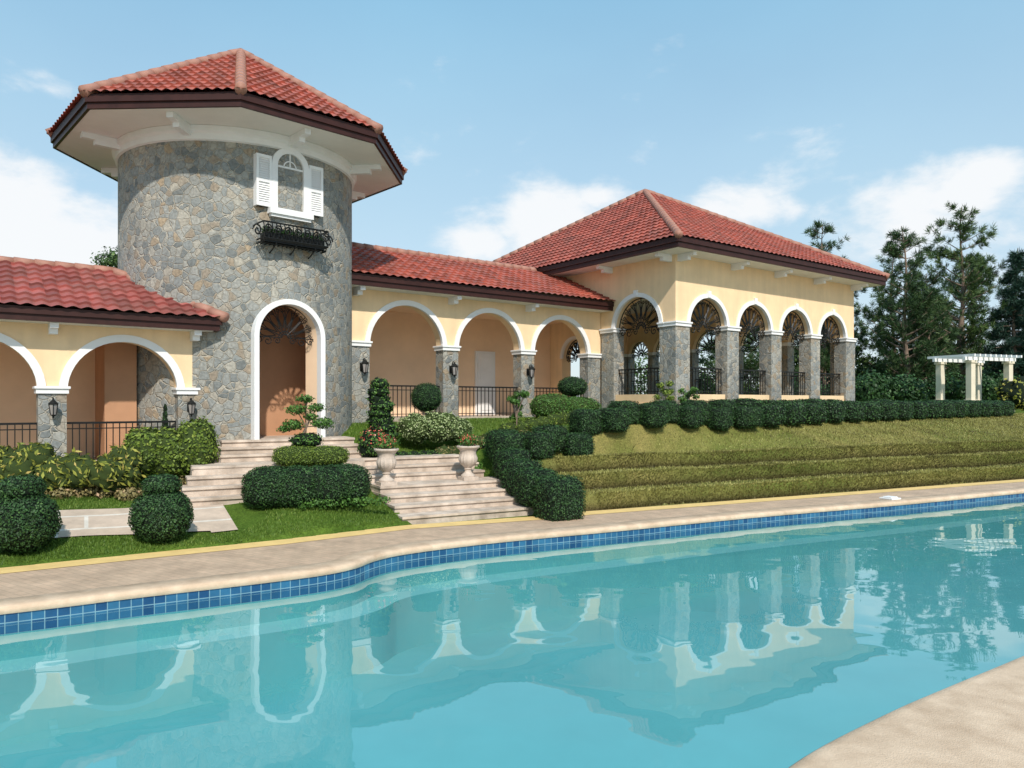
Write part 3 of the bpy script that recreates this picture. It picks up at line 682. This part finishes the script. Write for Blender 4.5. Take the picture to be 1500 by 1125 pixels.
# wall lanterns
def lantern(s,p,z,k=1.):
    l=MB(); f=lambda a,b,zz:W(s+a*k,p-b*k,z+zz*k)
    l.box(f,-.05,.05,.03,.05,-.1,.08); l.tube([f(0,.05,.05),f(0,.12,.17),f(0,.19,.17),f(0,.19,.12)],.012*k)
    c=f(0,.19,0)
    l.lathe((c[0],c[1],c[2]),[(.012*k,.17*k),(.02*k,.14*k),(.10*k,.06*k),(.085*k,.05*k)],6)
    l.lathe((c[0],c[1],c[2]),[(.05*k,-.16*k),(.055*k,-.14*k),(.02*k,-.17*k),(.01*k,-.21*k)],6)
    for i in range(6):
        t_=i*math.pi/3; l.tube([(c[0]+.082*k*math.cos(t_),c[1]+.082*k*math.sin(t_),c[2]+.05*k),(c[0]+.052*k*math.cos(t_),c[1]+.052*k*math.sin(t_),c[2]-.14*k)],.008*k,n=4)
    l.lathe((c[0],c[1],c[2]),[(.045*k,-.14*k),(.072*k,.05*k)],6,mi=1)
    l.build('wall_lantern',[M_IRON,M_GLASS])
lantern(1.3,lp,2.12,1.); lantern(3.72,lp,2.12,1.); lantern(-1.13,lp,2.12,1.)
for s in (8.28,11.0,13.75): lantern(s,wp,3.15,1.15)
# ------------------------------------------------------------------ vegetation
def unit(n_):
    v=rng.normal(size=(n_,3)); return v/np.linalg.norm(v,axis=1)[:,None]
def leafquads(P,Nn,L,Wd,tilt=.7):
    n_=len(P); d=Nn+tilt*unit(n_); d/=np.linalg.norm(d,axis=1)[:,None]
    r_=unit(n_); l=np.cross(d,r_); l/=np.linalg.norm(l,axis=1)[:,None]; w_=np.cross(d,l)
    s=(rng.uniform(.7,1.3,n_))[:,None]
    V=np.stack([P-l*L*.5*s,P+w_*Wd*.5*s,P+l*L*.5*s,P-w_*Wd*.5*s],1).reshape(-1,3)
    return V,np.arange(4*n_).reshape(-1,4)
def dirq(P,D,L,Wd):
    n_=len(P); r_=unit(n_); w_=np.cross(D,r_); w_/=np.linalg.norm(w_,axis=1)[:,None]
    s=(rng.uniform(.7,1.25,n_))[:,None]
    V=np.stack([P,P+D*L*s*.45+w_*Wd*.5,P+D*L*s,P+D*L*s*.45-w_*Wd*.5],1)
    return V.reshape(-1,3),np.arange(4*n_).reshape(-1,4)
class Veg:
    def __init__(s): s.V=[];s.F=[];s.m=[];s.v=[];s.n=0
    def put(s,V,F,mi,var):
        s.V.append(V);s.F.append(F+s.n);s.m.append(np.full(len(F),mi));s.v.append(var);s.n+=len(V)
    def blob(s,c,h,e=2.,yaw=0.,leaf=.045,dens=900,lump=.06,depth=.12,core=True,mi=1,aspect=.6,tilt=.7,shade=.0):
        c=np.array(c,float);h=np.array(h,float); cy,sy=math.cos(yaw),math.sin(yaw)
        ph_=rng.uniform(0,6,6)
        def surf(d):
            r=(np.abs(d)**e).sum(1)**(-1/e)
            lm=1+lump*(np.sin(d[:,0]*5+ph_[0])*np.sin(d[:,1]*5+ph_[1])+.6*np.sin(d[:,2]*8+ph_[2]+d[:,0]*6)+.4*np.sin(d[:,1]*13+ph_[3]+d[:,2]*9))
            p=d*r[:,None]*lm[:,None]*h
            g_=np.sign(d)*np.abs(d*r[:,None])**(e-1)/h; g_/=np.linalg.norm(g_,axis=1)[:,None]
            return p,g_
        def rot(p): return np.stack([p[:,0]*cy-p[:,1]*sy,p[:,0]*sy+p[:,1]*cy,p[:,2]],-1)
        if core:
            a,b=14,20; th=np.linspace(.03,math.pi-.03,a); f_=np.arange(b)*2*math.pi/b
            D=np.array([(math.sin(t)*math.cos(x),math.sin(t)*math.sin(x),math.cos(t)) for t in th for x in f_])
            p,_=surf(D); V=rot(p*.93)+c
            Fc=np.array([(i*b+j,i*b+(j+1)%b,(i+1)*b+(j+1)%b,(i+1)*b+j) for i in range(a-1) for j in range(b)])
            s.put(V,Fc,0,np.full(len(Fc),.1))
        A=4*math.pi*((h[0]*h[1])**1.6/3+(h[0]*h[2])**1.6/3+(h[1]*h[2])**1.6/3)**(1/1.6)*(1.25 if e>3 else 1)
        n_=max(4,int(A*dens)); D=unit(n_); p,g_=surf(D)
        dp=rng.uniform(0,1,n_)**1.7; p=p*(1.01-depth*dp[:,None])
        # a few shoots stand proud of the clipped face
        sh=rng.random(n_)<.05; p=np.where(sh[:,None],p*(1+.05*rng.random((n_,1))),p)
        V,Fq=leafquads(rot(p)+c,rot(g_),leaf,leaf*aspect,tilt)
        cl=.5+.5*np.sin(D[:,0]*7+ph_[4])*np.sin(D[:,1]*6+D[:,2]*5+ph_[5])
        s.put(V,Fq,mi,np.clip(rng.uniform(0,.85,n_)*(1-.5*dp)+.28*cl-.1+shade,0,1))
    def tube(s,pts,r0,r1,mi,n_=6):
        b=MB(); b.tube(pts,r0,0,n_,r2=r1); q=[f for f in b.F if len(f)==4]
        s.put(np.array(b.V),np.array(q),mi,np.full(len(q),.5))
    def build(s,name,mats): return fast(name,np.concatenate(s.V),np.concatenate(s.F),mats,np.concatenate(s.m),np.concatenate(s.v))
HM=[M_HCORE,M_HEDGE]
def gz(x,y): return H1(x,y)
v=Veg()
for i in range(8): c=T(-.6+.17*i,-.17,5.84); v.blob(c,(.11,.11,.08),2,leaf=.06,dens=900,core=False,depth=.7)
o=v.build('basket_foliage',HM); o.parent=villa
# snowman topiaries
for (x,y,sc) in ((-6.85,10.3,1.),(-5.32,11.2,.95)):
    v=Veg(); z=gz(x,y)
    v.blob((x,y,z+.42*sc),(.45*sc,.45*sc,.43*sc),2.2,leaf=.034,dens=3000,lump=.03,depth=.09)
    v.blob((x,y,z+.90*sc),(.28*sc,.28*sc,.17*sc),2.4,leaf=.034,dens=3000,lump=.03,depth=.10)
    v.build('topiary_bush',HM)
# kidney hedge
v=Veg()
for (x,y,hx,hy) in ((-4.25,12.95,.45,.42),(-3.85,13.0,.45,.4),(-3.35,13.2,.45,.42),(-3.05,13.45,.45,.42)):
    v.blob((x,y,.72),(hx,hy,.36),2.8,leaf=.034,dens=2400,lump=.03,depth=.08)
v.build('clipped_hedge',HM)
v=Veg()
for i in range(12): x=-3.6+.12*i; y=12.72+.05*i; v.blob((x,y,.45),(.1,.08,.1),2,leaf=.05,dens=600,core=False,depth=.6)
v.build('border_plant',[M_HCORE,M_MID])
v=Veg(); v.blob((-4.15,14.25,1.17),(.45,.36,.2),3,leaf=.03,dens=2600,lump=.03); v.blob((-3.6,14.3,1.17),(.42,.36,.19),3,leaf=.03,dens=2600,lump=.03); v.build('low_round_hedge',[M_LCORE,M_LIME])
# pom-pom tree
v=Veg(); bx,by=-4.05,14.5
q=lambda px_,py_:(bx+(px_-448)*.0134,by,2.2+(590-py_)*.0134)
v.tube([q(448,662),q(444,635),q(452,618),q(446,600),q(450,588)],.03,.015,2)
for px_,py_,rr_ in ((448,646,.24),(430,622,.17),(470,620,.18),(436,600,.16),(462,597,.14),(447,584,.13),(418,628,.11),(455,610,.12)):
    v.tube([q(448,625),q(px_,py_+4)],.015,.008,2); c=q(px_,py_); v.blob((c[0],c[1]+random.uniform(-.12,.12),c[2]),(rr_*1.25,rr_*1.1,rr_*.62),2,leaf=.045,dens=2000,depth=.5,lump=.2,core=rr_>.2)
v.build('pompom_tree',[M_HCORE,M_MID,M_BARK])
# zig-zag block hedge
v=Veg()
blk=[(.90,14.1,.42,.42),(.50,14.75,.40,.36),(.2,15.35,.38,.34),(-.0,15.95,.36,.32),(-.15,16.5,.36,.30)]
path=catmull([(-.1,16.9),(.35,17.0),(1.0,17.45),(1.75,18.0),(2.6,18.55),(3.5,19.15),(4.45,19.8)],5)[:31]
last=None;pts=[]
for p in path:
    if last is None or np.hypot(*(p-last))>.5: pts.append(p); last=p
s_=pts[-1][0]*UX+pts[-1][1]*UY+.52
while s_<36: w_=W(s_,13.12,0); pts.append(np.array(w_[:2])); s_+=.56
for i,p in enumerate(pts):
    far=p[1]>21; o=.15*(-1)**i
    blk.append((p[0]+NX*o,p[1]+NY*o,.37 if not far else .46,.29 if not far else .3))
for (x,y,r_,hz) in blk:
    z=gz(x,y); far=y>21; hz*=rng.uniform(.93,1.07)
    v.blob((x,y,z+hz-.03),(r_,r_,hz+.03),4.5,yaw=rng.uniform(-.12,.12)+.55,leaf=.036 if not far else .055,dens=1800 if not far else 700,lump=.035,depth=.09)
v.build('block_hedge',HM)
# shrubs on the bank
def shrub(name,c,h,m_,**k):
    v=Veg(); v.blob(c,h,mi=1,**k); return v.build(name,[M_HCORE,m_])
v=Veg()
for i in range(9): v.blob((-2.95+rng.uniform(-.1,.1),16.8+rng.uniform(-.1,.1),1.3+i*.165),(.34-.018*i+.03*(i%2),.32,.15),2,leaf=.05,dens=1100,depth=.5,lump=.15)
v.build('column_shrub',[M_HCORE,M_MID])
v=Veg(); v.tube([(-2.16,18.6,1.4),(-2.16,18.6,2.1)],.04,.03,2); v.blob((-2.16,18.6,2.33),(.39,.39,.37),2.1,leaf=.03,dens=2400,lump=.02); v.build('ball_topiary',[M_HCORE,M_HEDGE,M_BARK])
v=Veg(); v.tube([(1.72,21.,1.6),(1.72,21.,2.5)],.04,.03,2); v.blob((1.72,21.,2.66),(.42,.42,.28),2.3,leaf=.035,dens=1800,lump=.02); v.build('ball_topiary',[M_HCORE,M_HEDGE,M_BARK])
v=Veg(); v.blob((1.1,20.4,2.08),(.6,.5,.36),2.6,leaf=.045,dens=1400,lump=.05); v.blob((1.85,20.5,2.02),(.6,.5,.34),2.6,leaf=.045,dens=1400,lump=.05); v.build('flat_hedge',[M_LCORE,M_MID])
v=Veg()
for (x,y,z,a,b) in ((-2.3,17.6,1.6,.45,.35),(-1.75,17.8,1.62,.5,.38),(-1.3,17.9,1.55,.35,.3)): v.blob((x,y,z),(a,.4,b),2,leaf=.05,dens=1100,lump=.12,depth=.3)
v.build('variegated_shrub',[M_LCORE,M_VARI])
v=Veg()
for i in range(9): x=-1.6+.24*i; y=17.2+.16*i; v.blob((x,y,gz(x,y)+.1),(.24,.2,.18),2,leaf=.05,dens=900,lump=.15,depth=.4)
v.build('low_flower_bed',[M_LCORE,M_COVER])
v=Veg()
for i in range(13): x=-3.3+.26*i; y=16.35+.14*i; v.blob((x,y,gz(x,y)+.06),(.22,.2,.14),2.5,leaf=.04,dens=1300,lump=.1,depth=.3)
v.build('border_hedge',[M_HCORE,M_MID])
v=Veg()
for i in range(8): x=-.1+.3*i; y=18.9+.16*i; v.blob((x,y,gz(x,y)+.12),(.25,.22,.2),2.2,leaf=.05,dens=1000,lump=.12,depth=.4)
v.build('bank_shrub',[M_LCORE,M_LIME])
def sapling(name,x,y,h,r_,m_,k=10):
    v=Veg(); z=gz(x,y); v.tube([(x,y,z-.05),(x+.04,y,z+h*.6),(x,y,z+h*.9)],.02,.01,2)
    for i in range(k):
        t_=rng.uniform(0,6.28); rr=rng.uniform(.2,1)*r_; zz=z+h*rng.uniform(.4,1.0); c=(x+rr*math.cos(t_),y+rr*math.sin(t_),zz)
        v.tube([(x,y,z+h*.4),c],.01,.005,2,4); v.blob(c,(.12,.12,.09),2,leaf=.06,dens=900,core=False,depth=.8)
    v.build(name,[M_HCORE,m_,M_BARK])
sapling('sapling',.1,18.9,1.15,.3,M_MID); sapling('sapling',4.25,20.6,1.1,.25,M_LIME,8); sapling('sapling',-.95,16.7,.6,.2,M_MID,8); sapling('sapling',5.0,20.9,.9,.25,M_MID,8)
v=Veg(); v.blob((-3.05,16.1,1.3),(.32,.3,.3),2,leaf=.06,dens=900,lump=.2,depth=.5); v.blob((-3.0,16.0,1.45),(.3,.3,.25),2,leaf=.045,dens=130,core=False,depth=.3,mi=2); v.build('flowering_shrub',[M_HCORE,M_MID,M_FLOW])
# left garden
v=Veg()
for i in range(24):
    x=-9.3+rng.uniform(0,2.5); y=12.7+rng.uniform(-.3,.35)+(x+8)*.3; v.blob((x,y,gz(x,y)+.3+rng.uniform(-.15,.28)),(.3,.28,.26),2,leaf=.12,dens=400,lump=.2,depth=.6,aspect=.34,tilt=1.0,shade=.08)
v.build('croton_shrub',[M_LCORE,M_CROT])
v=Veg()
for (x,y,hx) in ((-7.0,14.0,.36),(-6.6,14.2,.38)): v.blob((x,y,1.24),(hx,.36,.46),2.8,leaf=.065,dens=1200,lump=.10,depth=.25)
v.blob((-6.15,14.35,1.33),(.36,.38,.52),2.8,leaf=.065,dens=1200,lump=.10,depth=.25)
v.build('boxy_shrub',[M_LCORE,M_LIME])
v=Veg()
for i in range(38):
    x=rng.uniform(-8.2,-5.9); y=12.35+(x+8.)*.35+rng.uniform(0,.8); v.blob((x,y,gz(x,y)+.06),(.2,.2,.12),2,leaf=.06,dens=800,lump=.2,depth=.5,core=False)
v.build('groundcover_bed',[M_HCORE,M_COVER])
v=Veg()
for i in range(20):
    x=rng.uniform(-12.8,-9.6); y=12.2+(x+9)*.4+rng.uniform(-.4,.8); v.blob((x,y,gz(x,y)+.25),(.4,.35,.35),2,leaf=.08,dens=500,lump=.2,depth=.5)
v.build('garden_shrub',[M_LCORE,M_LIME])
v=Veg()
for i in range(8): v.blob((-7.25,15.45,1.1+i*.14),(.16-.015*i,.16-.015*i,.12),2,leaf=.04,dens=1500,depth=.3)
v.build('dwarf_cypress',HM)
# grass blades
def ak(X,Y): return (X-AX)*vx+(Y-AY)*vy,-(X-AX)*vy+(Y-AY)*vx
def blades(name,m_,n_,xr,yr,cond,h,wd,steep=False,extra=0):
    X=rng.uniform(*xr,n_);Y=rng.uniform(*yr,n_); ok=cond(X,Y); X=X[ok];Y=Y[ok]
    if steep:
        c=rng.integers(0,3,extra); wv=np.array([RIS[i][0] for i in c])+rng.uniform(-.02,.24,extra)
        t_=rng.uniform(.5,27,extra); e0_=E[7]; dd=(E[9]-E[7])/np.linalg.norm(E[9]-E[7]); nn_=np.array([-dd[1],dd[0]])
        x_=e0_[0]+dd[0]*t_+nn_[0]*wv; y_=e0_[1]+dd[1]*t_+nn_[1]*wv
        sh=qw(x_,y_,0*x_); x_=x_-nn_[0]*sh; y_=y_-nn_[1]*sh
        X=np.concatenate([X,x_]);Y=np.concatenate([Y,y_])
    Z=HT(X,Y); n_=len(X)
    D=unit(n_)*.55; D[:,2]=1
    cl=.5+.5*np.sin(X*2.3+np.sin(Y*1.7)*2)*np.sin(Y*2.9)
    var=rng.uniform(0,.8,n_)+.2*cl
    if steep:
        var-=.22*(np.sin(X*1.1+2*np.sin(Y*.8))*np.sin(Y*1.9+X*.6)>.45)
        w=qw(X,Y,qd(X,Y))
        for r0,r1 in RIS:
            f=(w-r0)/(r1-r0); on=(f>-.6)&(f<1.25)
            var=np.where(on,var*(.04+1.0*np.clip(f,0,1)**.9)+.12*np.clip(f,0,1),var)  # painted shading: blade colour dark at riser foot, brighter at the lip
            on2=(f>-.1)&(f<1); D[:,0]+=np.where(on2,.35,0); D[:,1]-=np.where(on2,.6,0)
    D/=np.linalg.norm(D,axis=1)[:,None]
    V,F_=dirq(np.stack([X,Y,Z-.005],-1),D,h,wd)
    fast(name,V,F_,[m_],var=np.clip(var,0,1))
def condL(X,Y):
    a,k=ak(X,Y); q=qd(X,Y); 
    d=np.min([np.hypot(X-c[0],Y-c[1]) for c in cpts],axis=0)
    return (q>0.01)&(q<3.2)&(a<-.02)&(k<2.1)&(d>.66)&~((a<-2.)&(a>-3.65)&(k>1.15))
blades('grass_blades',M_GBL,170000,(-12,-1.8),(7,14.5),condL,.05,.012)
def condM(X,Y):
    a,k=ak(X,Y); q=qd(X,Y); p=X*NX+Y*NY
    return (a>-.5)&(k>3.4)&(p<17.6)&(q>2.6)&(p>13.9)
blades('bank_grass_blades',M_GBL,45000,(-4,6),(15.5,24),condM,.07,.018)
def condR(X,Y):
    a,k=ak(X,Y); q=qd(X,Y); p=X*NX+Y*NY
    return (a>3.0)&(q>.0)&(p<13.1)
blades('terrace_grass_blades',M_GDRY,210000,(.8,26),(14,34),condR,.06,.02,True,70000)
# urns
def urn(x,y,z):
    e=empty('garden_urn'); b=MB()
    b.box(lambda a,c,zz:(x+a*vx-c*vy,y+a*vy+c*vx,z+zz),-.17,.17,-.17,.17,0,.07)
    prof=[(.15,.07),(.155,.10),(.12,.13),(.075,.17),(.065,.21),(.09,.235),(.07,.255),(.10,.29),(.16,.34),(.19,.40),(.2,.46),(.185,.50),(.165,.56),(.175,.62),(.21,.67),(.245,.69),(.25,.715),(.235,.73),(.2,.70),(.18,.66)]
    b.lathe((x,y,z),prof,48,flute=(.28,.6,16)); o=b.build('bowl',[M_URN],e,smooth=False); o.data.polygons.foreach_set('use_smooth',[True]*len(o.data.polygons)); o.data.set_sharp_from_angle(angle=math.radians(40))
    v=Veg(); v.blob((x,y,z+.8),(.22,.22,.16),2,leaf=.05,dens=900,lump=.2,depth=.6,core=False); v.blob((x,y,z+.86),(.2,.2,.14),2,leaf=.04,dens=330,core=False,depth=.5,mi=2)
    for i in range(26):
        t_=rng.uniform(0,6.28); rr=rng.uniform(.05,.3); v.tube([(x,y,z+.7),(x+rr*math.cos(t_),y+rr*math.sin(t_),z+rng.uniform(.85,1.08))],.005,.003,1,4)
    o=v.build('flowers',[M_HCORE,M_MID,M_FLOW]); o.parent=e
u1=G(.2,1.5,.56); u2=G(2.05,1.62,.56)
urn(*u1); urn(*u2)
# pergola
pg=empty('pergola'); b=MB(); gx,gy=23.0,35.5; gzz=2.1
pf=lambda a,c,z:(gx+a*.93-c*.36,gy+a*.36+c*.93,gzz+z)
for a in (-1.3,1.3):
    for c in (0,1.6):
        b.box(pf,a-.2,a+.2,c-.2,c+.2,-.6,.25); b.box(pf,a-.14,a+.14,c-.14,c+.14,.25,2.0); b.box(pf,a-.19,a+.19,c-.19,c+.19,2.0,2.12)
b.build('columns',[mat('pergola_paint',(.72,.64,.5),.7,.08,2,.05,30)],pg)
b=MB()
for c in (0,1.6): b.box(pf,-1.75,1.75,c-.07,c+.07,2.12,2.28)
for i in range(10): a=-1.6+3.2*i/9; b.box(pf,a-.04,a+.04,-.45,2.05,2.28,2.4)
b.build('beams',[M_WHITE],pg)
# trees
def pine(name,x,y,z,Ht,Rm,m_,base=.18,dr=1.,seed=0,spr=False):
    v=Veg(); r_=random.Random(seed); lean=(r_.uniform(-.3,.3),r_.uniform(-.3,.3))
    tp=lambda h:(x+lean[0]*(h/Ht)**2+.12*math.sin(h*.8+seed),y+lean[1]*(h/Ht)**2,z+h)
    v.tube([tp(Ht*i/14) for i in range(15)],.017*Ht,.02,2,8)
    P=[];D=[]
    h=Ht*base+.01
    while h<Ht*.99:
        f=min(.999,max(0.,(h/Ht-base)/(1-base)))
        prof=(1-f)**.9*.95+.06 if spr else (min(1,.6+f*1.4)*(1-f)**.62*1.05+.07)
        k=r_.randint(5,7) if spr else r_.randint(3,5)
        for i in range(k):
            if not spr and r_.random()<.12: continue
            az=r_.uniform(0,6.28); L=Rm*prof*(r_.uniform(.85,1.05) if spr else r_.uniform(.45,1.2)); L=max(L,.25)
            up=(.05 if spr else r_.uniform(.15,.55)); c=tp(h); q=[]
            for j in range(6):
                t_=j/5; q.append((c[0]+math.cos(az)*L*t_,c[1]+math.sin(az)*L*t_,c[2]+L*(up*t_+(.25 if not spr else -.12)*t_*t_)))
            v.tube(q,.012*Ht*(1-f)*.5+.015,.01,2,4)
            nc=max(2,int(L/(.16 if spr else .19)))
            for j in range(nc):
                t_=.35+.65*(j+r_.random())/nc if not spr else .12+.88*(j+r_.random())/nc; i0=min(4,int(t_*5)); w_=t_*5-i0
                pt=np.array(q[i0])*(1-w_)+np.array(q[i0+1])*w_
                off=rng.normal(size=3)*(.2 if not spr else .12)*min(1,L/1.5); off[2]*=.4
                P.append(pt+off); dd=np.array([math.cos(az),math.sin(az),.7 if not spr else .05]); D.append(dd)
        h+=Ht*(.032 if spr else r_.uniform(.026,.05))
    P=np.array(P);D=np.array(D);kk=int(32*dr); n_=len(P)*kk
    Pn=np.repeat(P,kk,0)+rng.normal(size=(n_,3))*.05; Dn=np.repeat(D,kk,0)*.8+unit(n_)*1.0; Dn/=np.linalg.norm(Dn,axis=1)[:,None]
    V,F_=dirq(Pn,Dn,.34,.034)
    cv=np.repeat(rng.uniform(-.2,.3,len(P)),kk)
    v.put(V,F_,1,np.clip(rng.uniform(.0,.8,n_)+cv,0,1))
    v.build(name,[M_HCORE,m_,M_BARK])
pine('pine_tree',23.6,44,1.9,10.9,2.4,M_PINE,.10,1.15,1)
pine('pine_tree',28.0,46,1.9,12.6,3.0,M_PINE2,.12,1.15,2)
pine('pine_tree',20.4,48,1.9,11.9,2.4,M_PINE,.12,1.,3)
pine('pine_tree',17.6,50,1.9,11.3,2.2,M_PINE,.15,.8,4)
pine('pine_tree',25.8,50,1.9,10.8,2.8,M_PINE2,.08,1.1,5)
pine('pine_tree',32.5,53,1.9,11.0,2.8,M_PINE,.08,1.1,6)
pine('pine_tree',14,47,1.9,7.5,2.4,M_PINE,.1,.9,8)
pine('pine_tree',36,50,1.9,11,2.6,M_PINE2,.1,.9,9)
pine('pine_tree',22.2,52,1.9,8.4,2.6,M_PINE2,.05,.9,11)
pine('pine_tree',25.4,45,1.9,8.2,2.2,M_PINE,.05,1.,12)
pine('spruce_tree',29.7,43.5,1.9,9.4,2.2,M_SPR,.03,1.3,7,True)
pine('spruce_tree',34.5,45,1.9,8.4,2.2,M_SPR,.03,1.,17,True)
v=Veg()
for i in range(130):
    x=rng.uniform(7,62); y=rng.uniform(50,62)-abs(x-30)*.1; hh=rng.uniform(1.,4.2)
    if x<16: hh*=.8
    v.blob((x,y,1.9+rng.uniform(0,hh)),(rng.uniform(1,2.2),1.3,rng.uniform(.8,1.7)),2,leaf=.28,dens=26,lump=.25,depth=.5,core=False,aspect=.5)
v.build('distant_trees',[M_HCORE,M_PINE2])
v=Veg()
for i in range(34):
    x=15+rng.uniform(0,13); y=37+rng.uniform(0,3)+ (x-15)*.15; v.blob((x,y,2.2+rng.uniform(0,.9)),(.9,.7,.8),2,leaf=.16,dens=90,lump=.2,depth=.5,core=False)
v.build('shrub_row',[M_HCORE,M_HEDGE])
def btree(name,x,y,z,Ht,Rc,m_,seed,n_=26):
    v=Veg(); r_=random.Random(seed); v.tube([(x,y,z),(x+.1,y,z+Ht*.3),(x,y,z+Ht*.6)],.14,.07,2)
    for i in range(n_):
        t_=r_.uniform(0,6.28); f=r_.uniform(.35,1.); rr=Rc*math.sin(min(1,f)*2.6)*r_.uniform(.3,1); c=(x+rr*math.cos(t_),y+rr*math.sin(t_),z+Ht*f)
        v.tube([(x,y,z+Ht*.35),(x+rr*.5*math.cos(t_),y+rr*.5*math.sin(t_),z+Ht*f*.85),c],.04,.012,2,4)
        v.blob(c,(.55,.5,.4),2,leaf=.11,dens=160,core=False,depth=.8,lump=.2)
    v.build(name,[M_HCORE,m_,M_BARK])
btree('broadleaf_tree',-14.9,27.5,1,6.7,.9,M_PINE2,3,14)
shrub('croton_shrub',(24.5,36.,2.6),(.8,.7,.8),M_CROT,leaf=.15,dens=150,depth=.5,lump=.2)
gw=MB(); gw.box(lambda a,c,z:(34+a*.95-c*.3,52+a*.3+c*.95,z),-8,30,0,.3,1.5,3.6); gw.build('garden_wall',[M_SOFF])
# ------------------------------------------------------------------ light, sky, camera
el=math.radians(42); hx,hy=.25,-.968
ts=Vector((hx*math.cos(el),hy*math.cos(el),math.sin(el)))
L=bpy.data.lights.new('sun','SUN'); L.energy=4.1; L.angle=math.radians(1.2); L.color=(1,.94,.85)
lo=bpy.data.objects.new('sun',L); COL.objects.link(lo); lo.rotation_euler=ts.to_track_quat('Z','Y').to_euler(); lo.location=(0,-20,30)
wd=bpy.data.worlds.new('World'); scene.world=wd; wd.use_nodes=True; n_=wd.node_tree.nodes; l_=wd.node_tree.links
bg=n_['Background']; sk=N(n_,'ShaderNodeTexSky',sky_type='NISHITA'); sk.sun_disc=False; sk.sun_elevation=el; sk.sun_rotation=math.atan2(hx,hy)
sk.air_density=1.; sk.dust_density=.8; sk.ozone_density=1.3
bg.inputs['Strength'].default_value=.15
tc=N(n_,'ShaderNodeTexCoord'); nm=N(n_,'ShaderNodeVectorMath',operation='NORMALIZE'); l_.new(tc.outputs['Generated'],nm.inputs[0])
mp=N(n_,'ShaderNodeMapping'); mp.inputs['Scale'].default_value=(1,1,1.9); l_.new(nm.outputs[0],mp.inputs['Vector'])
no=N(n_,'ShaderNodeTexNoise'); no.inputs['Scale'].default_value=7.; no.inputs['Detail'].default_value=8; no.inputs['Roughness'].default_value=.58; no.inputs['Distortion'].default_value=.15
l_.new(mp.outputs[0],no.inputs['Vector'])
acc=None
for (px_,py_,rad,st_) in ((60,345,.26,1.15),(-80,320,.3,1.),(810,325,.13,1.15),(880,290,.07,.9),(690,350,.12,.8),(1100,300,.11,1.0),(1420,265,.12,.95),(1300,320,.25,.55),(1700,300,.3,.7),(20,130,.12,.3)):
    d=Vector(((px_-750)/1080,1,(590-py_)/1080)).normalized()
    vm=N(n_,'ShaderNodeVectorMath',operation='DISTANCE'); l_.new(mp.outputs[0],vm.inputs[0]); vm.inputs[1].default_value=(d.x,d.y,d.z*1.9)
    mr=N(n_,'ShaderNodeMapRange'); mr.inputs[1].default_value=rad; mr.inputs[2].default_value=0; mr.inputs[3].default_value=0; mr.inputs[4].default_value=st_
    l_.new(vm.outputs['Value'],mr.inputs[0])
    if acc is None: acc=mr.outputs[0]
    else:
        a=N(n_,'ShaderNodeMath',operation='MAXIMUM'); l_.new(acc,a.inputs[0]); l_.new(mr.outputs[0],a.inputs[1]); acc=a.outputs[0]
ad=N(n_,'ShaderNodeMath',operation='MULTIPLY_ADD'); l_.new(acc,ad.inputs[0]); ad.inputs[1].default_value=.5; l_.new(no.outputs['Fac'],ad.inputs[2])
cr=N(n_,'ShaderNodeMapRange',interpolation_type='SMOOTHSTEP'); cr.inputs[1].default_value=.62; cr.inputs[2].default_value=.88; cr.inputs[4].default_value=.93
l_.new(ad.outputs[0],cr.inputs[0])
n2=N(n_,'ShaderNodeTexNoise'); n2.inputs['Scale'].default_value=1.8; n2.inputs['Detail'].default_value=5; l_.new(mp.outputs[0],n2.inputs['Vector'])
hz=N(n_,'ShaderNodeMapRange'); hz.inputs[1].default_value=.35; hz.inputs[2].default_value=.75; hz.inputs[3].default_value=.68; hz.inputs[4].default_value=.9; l_.new(n2.outputs['Fac'],hz.inputs[0])
sz=N(n_,'ShaderNodeSeparateXYZ'); l_.new(nm.outputs[0],sz.inputs[0])
hr=N(n_,'ShaderNodeValToRGB'); l_.new(sz.outputs['Z'],hr.inputs['Fac']); e=hr.color_ramp.elements
e[0].position=0; e[0].color=(.82,.93,1.0,1); e[1].position=.5; e[1].color=(.34,.68,.94,1); x=e.new(.2); x.color=(.62,.85,1.0,1)
hs=N(n_,'ShaderNodeVectorMath',operation='SCALE'); l_.new(hr.outputs['Color'],hs.inputs[0]); hs.inputs['Scale'].default_value=6.0
m1=N(n_,'ShaderNodeMix',data_type='RGBA'); l_.new(hs.outputs[0],m1.inputs['B']); l_.new(hz.outputs[0],m1.inputs['Factor']); l_.new(sk.outputs[0],m1.inputs['A'])
m2=N(n_,'ShaderNodeMix',data_type='RGBA'); m2.inputs['B'].default_value=(6.4,6.5,6.6,1); l_.new(cr.outputs[0],m2.inputs['Factor']); l_.new(m1.outputs['Result'],m2.inputs['A'])
l_.new(m2.outputs['Result'],bg.inputs['Color'])
cd=bpy.data.cameras.new('camera'); cam=bpy.data.objects.new('camera',cd); COL.objects.link(cam)
cam.location=(0,0,2.2); cam.rotation_euler=(math.pi/2,0,0); cd.sensor_width=36; cd.lens=25.92; cd.shift_y=27.5/1500; cd.clip_end=3000; cd.clip_start=.1
scene.camera=cam
